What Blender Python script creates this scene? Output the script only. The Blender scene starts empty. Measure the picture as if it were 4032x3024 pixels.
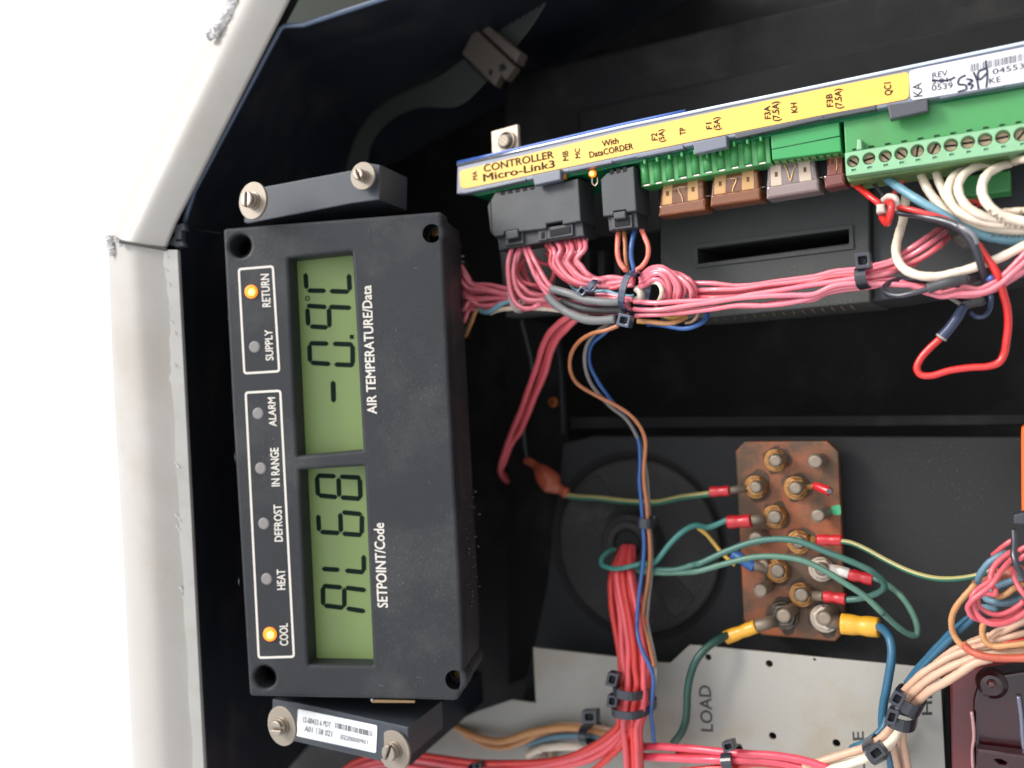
import bpy, bmesh, math, random
from mathutils import Vector, Matrix
from mathutils.geometry import tessellate_polygon
random.seed(7)
SC = bpy.context.scene
COL = SC.collection
R = math.radians
# ---------------------------------------------------------------- camera, light, exposure
# Working frame: u = right, v = up, w = towards the viewer (metres). The cabinet stands on its side in the
# photograph, so the real "up" (world Z) is the photograph's left.
def W(p): return Vector((p[1], -p[2], -p[0]))
D = 0.36                      # viewing distance of the w = 0 level
S = 4032 * D / 0.40           # focal length in photo pixels
cam_d = bpy.data.cameras.new('camera'); cam = bpy.data.objects.new('camera', cam_d); COL.objects.link(cam)
SC.camera = cam
cam_d.sensor_width = 36; cam_d.lens = 36 * D / 0.40
cam_d.clip_start = 0.01; cam_d.clip_end = 2000
cam.matrix_world = Matrix(((0, 1, 0, 0), (0, 0, -1, -D), (-1, 0, 0, 0), (0, 0, 0, 1)))
cam_d.dof.use_dof = True; cam_d.dof.focus_distance = 0.325; cam_d.dof.aperture_fstop = 7
world = bpy.data.worlds.new('World'); SC.world = world; world.use_nodes = True
SUN_EL, SUN_ROT = R(60), R(118)
nt = world.node_tree; bg = nt.nodes['Background']
sky = nt.nodes.new('ShaderNodeTexSky'); sky.sky_type = 'NISHITA'; sky.sun_disc = False
sky.sun_elevation = SUN_EL; sky.sun_rotation = SUN_ROT; sky.air_density = 1.0; sky.dust_density = 3.5; sky.ozone_density = 0.6
hs = nt.nodes.new('ShaderNodeHueSaturation'); hs.inputs['Saturation'].default_value = 0.3      # thin overcast
nt.links.new(sky.outputs[0], hs.inputs['Color']); cl_ = nt.nodes.new('ShaderNodeMixRGB'); cl_.blend_type = 'ADD'; cl_.inputs[0].default_value = 1.0   # even cloud layer
cl_.inputs[2].default_value = (2.7, 2.74, 2.84, 1); nt.links.new(hs.outputs[0], cl_.inputs[1]); nt.links.new(cl_.outputs[0], bg.inputs[0]); bg.inputs[1].default_value = 0.15
sun_d = bpy.data.lights.new('sun', 'SUN'); sun_d.energy = 1.5; sun_d.angle = R(16); sun_d.color = (1.0, 0.96, 0.9)
sun = bpy.data.objects.new('sun', sun_d); COL.objects.link(sun)
sdir = Vector((math.sin(SUN_ROT) * math.cos(SUN_EL), math.cos(SUN_ROT) * math.cos(SUN_EL), math.sin(SUN_EL)))
sun.rotation_euler = sdir.to_track_quat('Z', 'Y').to_euler()
vs = SC.view_settings; vs.view_transform = 'Standard'; vs.look = 'None'; vs.gamma = 1; vs.use_curve_mapping = False
vs.exposure = 0.62
# ---------------------------------------------------------------- photo crops -> photo pixels
class Crop:
    def __init__(s, x, y, w): s.x, s.y, s.k = x, y, w / 2212.0
    def __call__(s, *pts): return [(s.x + p[0] * s.k, s.y + p[1] * s.k) + tuple(p[2:]) for p in pts]
G = Crop(0, 0, 2212)
F = Crop(0, 0, 4032)
T1, T2, T3, T4 = Crop(300, 0, 1000), Crop(1200, 0, 1000), Crop(300, 750, 1000), Crop(800, 900, 1000)
T5, T6, T7, T8 = Crop(800, 1600, 1000), Crop(800, 2274, 1000), Crop(300, 2274, 1000), Crop(800, 600, 800)
U1, U2, U3, U4 = Crop(1750, 400, 800), Crop(2450, 300, 800), Crop(3232, 100, 800), Crop(1700, 900, 800)
U5, U6, U7, U8 = Crop(2400, 800, 800), Crop(3232, 600, 800), Crop(3232, 1000, 800), Crop(1900, 1200, 800)
V1, V2, V3, V4 = Crop(2050, 1800, 800), Crop(2750, 1700, 800), Crop(2750, 2100, 800), Crop(3232, 1700, 800)
V5, V6, V7, V8 = Crop(3432, 2100, 600), Crop(3232, 2424, 800), Crop(2450, 2424, 800), Crop(1700, 2424, 800)
X1, X2, X3, X4 = Crop(1700, 1650, 600), Crop(3432, 2650, 600), Crop(1200, 2650, 800), Crop(2100, 1000, 400)
def at(px, py, h):            # point at level w = h seen at a photo pixel
    t = (D - h) / S
    return Vector(((px - 2016) * t, (1512 - py) * t, h))
class Plane:
    def __init__(s, px, py, h, tu, tv=0.0):
        s.o = at(px, py, h)
        s.n = Vector((-math.tan(R(tu)), math.tan(R(tv)), 1)).normalized()
        s.e1 = Vector((1, 0, 0)) - s.n * s.n.x; s.e1.normalize()
        s.e2 = s.n.cross(s.e1)
    def hit(s, px, py, off=0.0):
        d = Vector(((px - 2016) / S, (1512 - py) / S, -1))
        c = Vector((0, 0, D))
        t = (s.n.dot(s.o) + off - s.n.dot(c)) / s.n.dot(d)
        return c + d * t
    def to2(s, p): q = p - s.o; return (q.dot(s.e1), q.dot(s.e2))
    def scale(s, px, py, off=0.0):                       # metres per photo pixel there
        return (D - s.hit(px, py, off).z) / S
    def frame(s, org):                                   # matrix of a local frame on the plane (world space)
        m = Matrix.Identity(4)
        for i, a in enumerate((W(s.e1), W(s.e2), W(s.n))):
            for r in range(3): m[r][i] = a[r]
        w = W(org)
        for r in range(3): m[r][3] = w[r]
        return m
PL = Plane(1820, 720, -0.025, 31)       # the cabinet's equipment plane (front of the controller label)
PD = Plane(1350, 1800, 0.0, 9)          # the display's face
PB = Plane(1350, 1000, -0.006, 20)      # the mounting brackets
PWa = Plane(1000, 790, 0.0, 30)         # washers
# ---------------------------------------------------------------- materials
MATS = {}
def lin(c):
    return tuple(((x / 255) / 12.92 if x / 255 <= 0.04045 else ((x / 255 + 0.055) / 1.055) ** 2.4) for x in c)
def mat(name, col, rough=0.5, metal=0.0, var=0.12, vs_=120, bump=0.0, bs=900, dirt=None, dirt_amt=0.5, dirt_scale=40,
        emit=None, es=0, dpos=0.5, dust=0.0, dustc=(150, 146, 140), trans=0, coat=0.0, spec=0.5, alpha=1.0):
    if name in MATS: return MATS[name]
    m = bpy.data.materials.new(name); m.use_nodes = True; MATS[name] = m
    t = m.node_tree; b = t.nodes['Principled BSDF']
    N, L = t.nodes.new, t.links.new
    tc = N('ShaderNodeTexCoord')
    c = lin(col) if max(col) > 1 else col
    b.inputs['Roughness'].default_value = rough; b.inputs['Metallic'].default_value = metal
    b.inputs['Coat Weight'].default_value = coat; b.inputs['Specular IOR Level'].default_value = spec
    b.inputs['Coat Roughness'].default_value = 0.15
    b.inputs['Transmission Weight'].default_value = trans
    n1 = N('ShaderNodeTexNoise'); n1.inputs['Scale'].default_value = vs_; n1.inputs['Detail'].default_value = 6
    L(tc.outputs['Object'], n1.inputs['Vector'])
    mx = N('ShaderNodeMixRGB'); mx.blend_type = 'MIX'
    mx.inputs[1].default_value = tuple(x * (1 - var) for x in c) + (1,)
    mx.inputs[2].default_value = tuple(min(1, x * (1 + var)) for x in c) + (1,)
    L(n1.outputs[0], mx.inputs[0]); out = mx.outputs[0]
    if dirt:
        n2 = N('ShaderNodeTexNoise'); n2.inputs['Scale'].default_value = dirt_scale; n2.inputs['Detail'].default_value = 8
        n2.inputs['Roughness'].default_value = 0.65
        L(tc.outputs['Object'], n2.inputs['Vector'])
        rp = N('ShaderNodeValToRGB'); rp.color_ramp.elements[0].position = dpos; rp.color_ramp.elements[1].position = dpos + .18
        rp.color_ramp.elements[1].color = (dirt_amt,) * 3 + (1,)
        L(n2.outputs[0], rp.inputs[0])
        m2 = N('ShaderNodeMixRGB'); L(rp.outputs[0], m2.inputs[0]); L(out, m2.inputs[1])
        m2.inputs[2].default_value = lin(dirt) + (1,); out = m2.outputs[0]
    if dust:                                             # settled specks and fine scratches
        n4 = N('ShaderNodeTexNoise'); n4.inputs['Scale'].default_value = 2400; n4.inputs['Detail'].default_value = 2
        mp = N('ShaderNodeMapping'); mp.inputs['Scale'].default_value = (1, .35, 1); mp.inputs['Rotation'].default_value = (0, 0, .5)
        L(tc.outputs['Object'], mp.inputs[0]); L(mp.outputs[0], n4.inputs['Vector'])
        n5 = N('ShaderNodeTexNoise'); n5.inputs['Scale'].default_value = 22; n5.inputs['Detail'].default_value = 4; L(tc.outputs['Object'], n5.inputs['Vector'])
        r4 = N('ShaderNodeMapRange'); r4.inputs[1].default_value = .60; r4.inputs[2].default_value = .74; L(n4.outputs[0], r4.inputs[0])
        r5 = N('ShaderNodeMapRange'); r5.inputs[1].default_value = .42; r5.inputs[2].default_value = .68; r5.inputs[3].default_value = .15; r5.inputs[4].default_value = 1; L(n5.outputs[0], r5.inputs[0])
        mu = N('ShaderNodeMath'); mu.operation = 'MULTIPLY'; L(r4.outputs[0], mu.inputs[0]); L(r5.outputs[0], mu.inputs[1])
        mu2 = N('ShaderNodeMath'); mu2.operation = 'MULTIPLY'; L(mu.outputs[0], mu2.inputs[0]); mu2.inputs[1].default_value = dust
        m4 = N('ShaderNodeMixRGB'); L(mu2.outputs[0], m4.inputs[0]); L(out, m4.inputs[1]); m4.inputs[2].default_value = lin(dustc) + (1,); out = m4.outputs[0]
    L(out, b.inputs['Base Color'])
    # roughness wear
    mr = N('ShaderNodeMapRange'); L(n1.outputs[0], mr.inputs[0])
    mr.inputs[3].default_value = max(0.05, rough - 0.1); mr.inputs[4].default_value = min(1, rough + 0.1)
    L(mr.outputs[0], b.inputs['Roughness'])
    if bump:
        n3 = N('ShaderNodeTexNoise'); n3.inputs['Scale'].default_value = bs; n3.inputs['Detail'].default_value = 3
        L(tc.outputs['Object'], n3.inputs['Vector'])
        bp = N('ShaderNodeBump'); bp.inputs['Strength'].default_value = bump; bp.inputs['Distance'].default_value = 0.0003
        L(n3.outputs[0], bp.inputs['Height']); L(bp.outputs[0], b.inputs['Normal'])
    if emit:
        b.inputs['Emission Color'].default_value = lin(emit) + (1,); b.inputs['Emission Strength'].default_value = es
    return m
plastic = mat('charcoal_plastic', (43, 45, 48), 0.5, spec=.25, bump=0.3, bs=1500, var=0.12, vs_=35, dirt=(110, 108, 104), dirt_amt=0.16, dirt_scale=26, dust=.22)
plastic2 = mat('grey_black_plastic', (72, 75, 79), 0.5, bump=0.15, var=0.08, dirt=(120, 115, 108), dirt_amt=0.15)
black = mat('black_cabinet_plastic', (34, 38, 47), 0.5, spec=.4, dust=.08, bump=0.12, bs=700, var=0.2, vs_=30, dirt=(80, 74, 68), dirt_amt=0.3, dirt_scale=30)
blackm = mat('matt_black_housing', (17, 17, 18), 0.7, spec=.2, dust=.08, bump=0.1, var=0.2, dirt=(70, 68, 62), dirt_amt=0.2, dirt_scale=25)
panelgrey = mat('dark_grey_panel', (37, 38, 39), 0.65, spec=.25, dust=.14, var=0.12, vs_=25, bump=0.1)
deep = mat('deep_black', (9, 9, 11), 0.8)
brk = mat('blue_grey_bracket', (54, 59, 66), 0.42, dust=.15, metal=0.0, bump=0.08, var=0.08)
paint = mat('white_body_paint', (160, 156, 150), 0.45, var=0.07, vs_=25, dust=.12, dustc=(96, 90, 82), dirt=(140, 130, 116), dirt_amt=0.4, dirt_scale=18, bump=0.15, bs=300)
sealm = mat('chipped_white_sealant', (206, 204, 202), 0.8, var=0.06, vs_=400, bump=0.2, bs=800)
wpanel = mat('off_white_sheet', (146, 144, 137), 0.5, var=0.05, vs_=20, dust=.2, dustc=(96, 86, 70), dirt=(134, 118, 92), dirt_amt=0.6, dirt_scale=20, bump=0.08)
steel = mat('zinc_plated_steel', (160, 150, 138), 0.32, metal=0.9, var=0.15, vs_=250, dirt=(120, 96, 72), dirt_amt=0.45, dirt_scale=300, bump=0.15)
washm = mat('dull_zinc_washer', (138, 130, 118), 0.5, metal=0.45, var=0.1, vs_=150, dirt=(140, 116, 90), dirt_amt=0.35, dirt_scale=200)
brass = mat('brass_nut', (168, 122, 70), 0.4, metal=0.6, var=0.25, vs_=300, dirt=(96, 70, 44), dirt_amt=0.7, dirt_scale=350, bump=0.2)
studm = mat('tin_plated_stud', (128, 116, 102), 0.5, metal=0.5, var=0.3, vs_=300, dirt=(130, 110, 90), dirt_amt=0.5, dirt_scale=300)
darknut = mat('blackened_nut', (92, 84, 76), 0.4, metal=0.8, var=0.3, vs_=300, dirt=(50, 44, 38), dirt_amt=0.8, dirt_scale=350)
copper = mat('tarnished_copper', (164, 94, 60), 0.5, metal=0.5, var=0.3, vs_=60, dirt=(84, 70, 56), dirt_amt=0.95, dirt_scale=30, bump=0.3, dpos=.38)
yellow = mat('yellow_label', (230, 178, 76), 0.4, var=0.05, vs_=50, dirt=(206, 150, 80), dirt_amt=0.3, dirt_scale=120)
whitel = mat('white_sticker', (206, 206, 210), 0.4, var=0.03)
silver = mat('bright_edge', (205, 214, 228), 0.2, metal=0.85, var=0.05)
ink = mat('dark_ink', (46, 38, 24), 0.7, spec=.2)
inkb = mat('blue_black_ink', (24, 28, 56), 0.5)
inkg = mat('grey_print', (62, 62, 64), 0.7, spec=.2)
white_ink = mat('off_white_print', (206, 200, 190), 0.5)
lcdm = mat('green_lcd_glass', (110, 128, 78), 0.38, spec=.3, var=0.16, vs_=14, emit=(120, 146, 84), es=0.05)
lcdi = mat('dark_lcd_segment', (14, 28, 22), 0.7, var=0.1, spec=.1)
ledoff = mat('dark_led_lens', (124, 120, 118), 0.3, var=0.05)
ledA = mat('lit_amber_led', (240, 120, 30), 0.3, emit=(255, 126, 24), es=0.9)
ledC = mat('lit_led_core', (255, 210, 110), 0.3, emit=(255, 206, 100), es=1.6)
pcb = mat('green_circuit_board', (18, 110, 66), 0.3, var=0.15, vs_=400, bump=0.2)
green = mat('green_terminal_plastic', (58, 136, 72), 0.42, var=0.1, vs_=80, dirt=(60, 96, 50), dirt_amt=0.35, dirt_scale=80, bump=0.1)
greenl = mat('pale_green_terminal_face', (122, 168, 128), 0.42, var=0.08, vs_=90, dirt=(110, 140, 100), dirt_amt=0.4, dirt_scale=120)
greend = mat('dusty_green_plastic', (92, 122, 70), 0.6, var=0.2, vs_=120, dirt=(70, 74, 44), dirt_amt=0.6, dirt_scale=100)
greenh = mat('bright_green_block', (36, 138, 70), 0.4, var=0.06)
fuse_o = mat('tan_fuse_plastic', (160, 90, 38), 0.12, var=0.15, trans=0.55, coat=0.5)
fuse_p = mat('clear_fuse_plastic', (160, 140, 136), 0.12, var=0.1, trans=0.4, coat=0.5)
fuse_r = mat('red_brown_fuse_plastic', (120, 58, 50), 0.2, var=0.1, trans=0.2, coat=0.5)
blade = mat('fuse_blade', (176, 136, 88), 0.4, metal=0.3)
blade2 = mat('pale_fuse_blade', (184, 166, 148), 0.4, metal=0.3)
tiem = mat('black_nylon_tie', (40, 42, 50), 0.3, var=0.15, bump=0.15, coat=0.3)
tiem2 = mat('grey_shiny_nylon_tie', (58, 66, 84), 0.22, var=0.15, coat=0.6)
nyl = mat('clear_nylon', (206, 196, 184), 0.35, var=0.1, trans=0.25)
shrink = mat('grey_heat_shrink', (112, 112, 112), 0.4, var=0.15, vs_=180, bump=0.35, bs=350)
shrinkd = mat('dark_heat_shrink', (62, 62, 64), 0.45, var=0.15, bump=0.3, bs=400)
shrinkb = mat('blue_black_sleeve', (46, 58, 84), 0.3, var=0.15, bump=0.15)
wpink = mat('pink_wire_insulation', (214, 112, 124), 0.3, var=0.12, vs_=90, coat=0.6, dirt=(190, 96, 124), dirt_amt=0.4, dirt_scale=70)
wpinkd = mat('deep_pink_wire_insulation', (200, 84, 92), 0.38, var=0.12, vs_=90, coat=0.25)
wred = mat('red_wire_insulation', (202, 38, 34), 0.35, var=0.08, coat=0.3, dirt=(150, 40, 36), dirt_amt=0.3, dirt_scale=180)
wredo = mat('coral_red_wire_insulation', (196, 58, 52), 0.45, var=0.14, dirt=(150, 46, 44), dirt_amt=0.5, dirt_scale=120)
wcoral = mat('coral_pink_wire_insulation', (208, 78, 84), 0.4, var=0.12, coat=0.3, dirt=(160, 60, 70), dirt_amt=0.4, dirt_scale=90)
wsalm = mat('salmon_wire_insulation', (222, 118, 100), 0.42, var=0.08)
wwhite = mat('cream_white_wire_insulation', (218, 204, 184), 0.34, var=0.08, coat=0.2, dirt=(170, 136, 96), dirt_amt=0.55, dirt_scale=60)
wbeige = mat('beige_wire_insulation', (190, 154, 130), 0.45, var=0.1, dirt=(160, 120, 96), dirt_amt=0.4, dirt_scale=60)
wtan = mat('tan_wire_insulation', (178, 128, 82), 0.45, var=0.1)
wbrown = mat('brown_wire_insulation', (168, 106, 70), 0.42, var=0.08)
wgrey = mat('grey_wire_insulation', (116, 112, 106), 0.42, var=0.1)
wblue = mat('blue_wire_insulation', (42, 82, 140), 0.4, var=0.08, coat=0.15)
wlblue = mat('light_blue_wire_insulation', (104, 148, 164), 0.4, var=0.08, coat=0.15, dirt=(90, 120, 130), dirt_amt=0.4, dirt_scale=100)
wslate = mat('slate_blue_wire_insulation', (88, 118, 134), 0.42, var=0.12)
wteal = mat('teal_wire_insulation', (58, 118, 110), 0.45, var=0.08, coat=0.1)
wtealb = mat('teal_blue_wire_insulation', (38, 86, 112), 0.45, var=0.08)
wdgreen = mat('dark_green_wire_insulation', (32, 66, 58), 0.4, var=0.08)
wblack = mat('black_wire_insulation', (40, 42, 50), 0.3, var=0.1, coat=0.3)
wyel = mat('yellow_wire_insulation', (196, 160, 70), 0.4, var=0.08)
rsleeve = mat('red_crimp_sleeve', (180, 30, 38), 0.35, var=0.12, vs_=200, coat=0.3)
ysleeve = mat('yellow_crimp_sleeve', (214, 156, 40), 0.4, var=0.08, vs_=150, coat=0.2, dirt=(200, 130, 20), dirt_amt=0.3, dirt_scale=120)
bsleeve = mat('blue_crimp_sleeve', (40, 84, 140), 0.35, var=0.08)
orange = mat('orange_housing', (240, 92, 20), 0.4, var=0.04)
orangeb = mat('orange_shrink_cap', (146, 68, 44), 0.5, var=0.12, vs_=120)
maroon = mat('maroon_varnish', (98, 22, 24), 0.4, var=0.2, vs_=60, coat=0.4)
varn = mat('glossy_dark_varnish', (40, 9, 13), 0.2, metal=0.0, spec=.3, var=0.5, vs_=80, coat=.6, bump=1.0, bs=160, dirt=(10, 4, 6), dirt_amt=0.8, dirt_scale=50)
ribm = mat('grey_ribbon_insulation', (58, 64, 58), 0.6, var=0.08)
idcm = mat('beige_connector_plastic', (80, 71, 62), 0.6, var=0.1)
beigeb = mat('dusty_zinc_bracket', (176, 162, 146), 0.45, metal=0.35, var=0.1)
scener = mat('pale_painted_post', (66, 70, 62), 0.8)
# two-colour earth wire: green with a yellow stripe along it
def stripe_mat():
    m = mat('green_yellow_earth_insulation', (40, 92, 72), 0.42, var=0.1)
    t = m.node_tree; b = t.nodes['Principled BSDF']; N, L = t.nodes.new, t.links.new
    uv = N('ShaderNodeUVMap'); sp = N('ShaderNodeSeparateXYZ'); L(uv.outputs[0], sp.inputs[0])
    r = N('ShaderNodeValToRGB'); r.color_ramp.interpolation = 'EASE'
    r.color_ramp.elements[0].position = 0.5; r.color_ramp.elements[1].position = 0.56
    L(sp.outputs[1], r.inputs[0])
    old = b.inputs['Base Color'].links[0].from_socket
    mx = N('ShaderNodeMixRGB'); L(r.outputs[0], mx.inputs[0]); L(old, mx.inputs[1]); mx.inputs[2].default_value = lin((150, 142, 92)) + (1,)
    L(mx.outputs[0], b.inputs['Base Color']); return m
wearth = stripe_mat()
# ---------------------------------------------------------------- object helpers
WM = {}                                                  # world matrices of what has been built
def put(name, me, Mw, parent=None, label=None, cat=None, group=None, kind=None):
    o = bpy.data.objects.new(name, me); COL.objects.link(o)
    if parent is not None:
        o.parent = parent; o.matrix_local = WM[parent.name].inverted() @ Mw
    else: o.matrix_world = Mw
    WM[o.name] = Mw.copy()
    for k, v in (('label', label), ('category', cat), ('group', group), ('kind', kind)):
        if v: o[k] = v
    return o
def thing(name, label, cat, p, group=None):
    return put(name, None, Matrix.Translation(W(p)), None, label, cat, group)
def mesh_world(name, verts, faces, m, parent=None, smooth=False, org=None, **kw):
    """verts in the u,v,w frame"""
    org = org if org is not None else sum((Vector(v) for v in verts), Vector()) / len(verts)
    wo = W(org); me = bpy.data.meshes.new(name)
    me.from_pydata([W(v) - wo for v in verts], [], faces); me.materials.append(m)
    if smooth: me.polygons.foreach_set('use_smooth', [True] * len(me.polygons))
    me.update()
    return put(name, me, Matrix.Translation(wo), parent, **kw)
def join_loops(loops): ...
def rounded(pts, r, n=5):
    """2-D polygon with rounded corners"""
    out = []; m = len(pts)
    for i in range(m):
        p0, p, p1 = Vector(pts[i - 1]), Vector(pts[i]), Vector(pts[(i + 1) % m])
        a, b = p0 - p, p1 - p; rr = min(r, a.length * 0.45, b.length * 0.45)
        if rr <= 0: out.append(tuple(p)); continue
        s, e = p + a.normalized() * rr, p + b.normalized() * rr
        for k in range(n + 1):
            t = k / n; out.append(tuple(s * (1 - t) ** 2 + p * 2 * t * (1 - t) + e * t ** 2))
    return out
def circ(cx, cy, r, n=28, a0=0): return [(cx + r * math.cos(2 * math.pi * i / n + a0), cy + r * math.sin(2 * math.pi * i / n + a0)) for i in range(n)]
def raw_plate(name, plane, loops2, top, thick, m, parent, bevel, **kw):
    """loops2: list of closed 2-D loops in plane coordinates (first the outline, then holes)"""
    cu = bpy.data.curves.new(name, 'CURVE'); cu.dimensions = '2D'; cu.fill_mode = 'BOTH'
    cx = sum(p[0] for p in loops2[0]) / len(loops2[0]); cy = sum(p[1] for p in loops2[0]) / len(loops2[0])
    for lp in loops2:
        sp = cu.splines.new('POLY'); sp.points.add(len(lp) - 1); sp.use_cyclic_u = True
        for i, p in enumerate(lp): sp.points[i].co = (p[0] - cx, p[1] - cy, 0, 1)
    bevel = min(bevel, thick / 2.01)
    cu.extrude = max(thick / 2 - bevel, 0); cu.bevel_depth = bevel; cu.bevel_resolution = 2; cu.offset = -bevel
    tmp = bpy.data.objects.new('tmp', cu); COL.objects.link(tmp)
    dg = bpy.context.evaluated_depsgraph_get()
    me = bpy.data.meshes.new_from_object(tmp.evaluated_get(dg)); bpy.data.objects.remove(tmp); bpy.data.curves.remove(cu)
    me.name = name; me.materials.clear(); me.materials.append(m)
    me.polygons.foreach_set('use_smooth', [False] * len(me.polygons))
    org = plane.o + plane.e1 * cx + plane.e2 * cy + plane.n * (top - thick / 2)
    return put(name, me, plane.frame(org), parent, **kw)
def plate(name, plane, pts, top, thick, m, parent=None, bevel=0.3, holes=(), rnd=0, **kw):
    """a slab whose outline is seen at photo pixels pts; top/thick/bevel in mm, rnd and hole radii in photo px"""
    top, thick, bevel = top / 1000, thick / 1000, bevel / 1000
    k = plane.scale(pts[0][0], pts[0][1], top)
    L2 = [plane.to2(plane.hit(p[0], p[1], top)) for p in pts]
    if rnd: L2 = rounded(L2, rnd * k)
    loops = [L2]
    for h in holes:
        if isinstance(h, list):
            hl = [plane.to2(plane.hit(p[0], p[1], top)) for p in h]; loops.append(rounded(hl, 6 * k))
        else:
            c = plane.to2(plane.hit(h[0], h[1], top)); loops.append(circ(c[0], c[1], h[2] * plane.scale(h[0], h[1], top)))
    return raw_plate(name, plane, loops, top, thick, m, parent, bevel, **kw)
def disc(name, plane, c, r, top, thick, m, parent=None, bevel=0.3, hole=0, n=28, a0=0, **kw):
    top /= 1000; thick /= 1000; bevel /= 1000
    k = plane.scale(c[0], c[1], top); q = plane.to2(plane.hit(c[0], c[1], top))
    loops = [circ(q[0], q[1], r * k, n, a0)]
    if hole: loops.append(circ(q[0], q[1], hole * k, 28))
    o = raw_plate(name, plane, loops, top, thick, m, parent, bevel, **kw)
    return o
def multi(name, plane, polys, top, thick, m, parent=None, bevel=0.0, **kw):
    """several small slabs of one part in one mesh (print, segments)"""
    verts, faces = [], []
    for pts in polys:
        P = [plane.hit(p[0], p[1], top / 1000) for p in pts]; Q = [p - plane.n * (thick / 1000) for p in P]
        b = len(verts); n = len(P); verts += P + Q
        for tri in tessellate_polygon([[Vector(plane.to2(p) + (0,)) for p in P]]): faces.append(tuple(b + i for i in tri))
        for i in range(n): faces.append((b + i, b + (i + 1) % n, b + n + (i + 1) % n, b + n + i))
    o = mesh_world(name, verts, faces, m, parent, **kw)
    bm = bmesh.new(); bm.from_mesh(o.data); bmesh.ops.recalc_face_normals(bm, faces=bm.faces); bm.to_mesh(o.data); bm.free()
    return o
def spline(pts, n=6):
    P = [Vector(p) for p in pts]
    if len(P) < 3: return P
    P = [P[0] * 2 - P[1]] + P + [P[-1] * 2 - P[-2]]; out = []
    for i in range(1, len(P) - 2):
        p0, p1, p2, p3 = P[i - 1:i + 3]
        d0 = max((p1 - p0).length, 1e-9) ** .5; d1 = max((p2 - p1).length, 1e-9) ** .5; d2 = max((p3 - p2).length, 1e-9) ** .5
        m1 = (p2 - p1) + ((p1 - p0) / d0 - (p2 - p0) / (d0 + d1)) * d1
        m2 = (p2 - p1) + ((p3 - p2) / d2 - (p3 - p1) / (d1 + d2)) * d1
        for k in range(n):
            t = k / n; t2, t3 = t * t, t * t * t
            out.append(p1 * (2 * t3 - 3 * t2 + 1) + m1 * (t3 - 2 * t2 + t) + p2 * (-2 * t3 + 3 * t2) + m2 * (t3 - t2))
    out.append(P[-2]); return out
def tube_geo(C, rad, sides=12):
    n = len(C); verts, faces, uv = [], [], []
    T = [(C[min(i + 1, n - 1)] - C[max(i - 1, 0)]).normalized() for i in range(n)]
    up = Vector((0, 0, 1))
    nrm = (up - T[0] * up.dot(T[0])); nrm = nrm.normalized() if nrm.length > 1e-3 else Vector((1, 0, 0))
    length = 0
    for i in range(n):
        nrm = (nrm - T[i] * nrm.dot(T[i])).normalized(); bn = T[i].cross(nrm)
        if i: length += (C[i] - C[i - 1]).length
        r = rad[i] if hasattr(rad, '__len__') else rad
        for k in range(sides):
            a = 2 * math.pi * k / sides; verts.append(C[i] + (nrm * math.cos(a) + bn * math.sin(a)) * r)
    for i in range(n - 1):
        for k in range(sides):
            k2 = (k + 1) % sides
            faces.append((i * sides + k, i * sides + k2, (i + 1) * sides + k2, (i + 1) * sides + k))
            uv += [(i, k / sides), (i, (k + 1) / sides), (i + 1, (k + 1) / sides), (i + 1, k / sides)]
    faces.append(tuple(range(sides - 1, -1, -1))); faces.append(tuple((n - 1) * sides + k for k in range(sides)))
    uv += [(0, 0)] * (2 * sides)
    return verts, faces, uv
def path(plane, pts, off):
    """photo px points (x, y[, off mm]) -> 3-D points; missing offsets are filled by interpolation"""
    n = len(pts); o = [p[2] if len(p) > 2 else None for p in pts]
    if all(v is None for v in o): o = [off] * n
    known = [i for i in range(n) if o[i] is not None]
    for i in range(n):
        if o[i] is None:
            a = [k for k in known if k < i]; b = [k for k in known if k > i]
            if a and b: o[i] = o[a[-1]] + (o[b[0]] - o[a[-1]]) * (i - a[-1]) / (b[0] - a[-1])
            else: o[i] = o[a[-1]] if a else o[b[0]]
    return [plane.hit(p[0], p[1], v / 1000) for p, v in zip(pts, o)]
def tube(name, plane, pts, r, m, off=0, parent=None, n=6, sides=12, jit=0.0, radii=None, **kw):
    """r in photo pixels"""
    C = spline(path(plane, pts, off), n)
    if jit:
        ph = [random.uniform(0, 6.28) for _ in range(6)]; acc = 0
        for i in range(1, len(C) - 1):
            acc += (C[i] - C[i - 1]).length
            s = 70 * acc
            C[i] = C[i] + Vector((math.sin(s * 1.3 + ph[0]), math.sin(s + ph[1]), math.sin(s * .9 + ph[2]))) * jit / 1000
    if radii:
        R_ = spline([Vector((x, 0, 0)) for x in radii], n); rad = [max(v.x, 0.5) * (D - c.z) / S for v, c in zip(R_, C)]
    else:
        mid = C[len(C) // 2]; k = sum((D - c.z) / S for c in C) / len(C)
        rad = r * k
        if jit:
            p0, p1 = random.uniform(0, 6.28), random.uniform(0, 6.28); rad = [rad * (1 + .035 * math.sin(i * .9 + p0) + .03 * math.sin(i * 2.3 + p1)) for i in range(len(C))]
    verts, faces, uv = tube_geo(C, rad, sides)
    o = mesh_world(name, verts, faces, m, parent, smooth=True, org=C[0], **kw)
    ul = o.data.uv_layers.new(name='UVMap')
    for i, c in enumerate(uv): ul.data[i].uv = c
    for p in o.data.polygons[-2:]: p.use_smooth = False
    return o
_cap = {}
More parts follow.
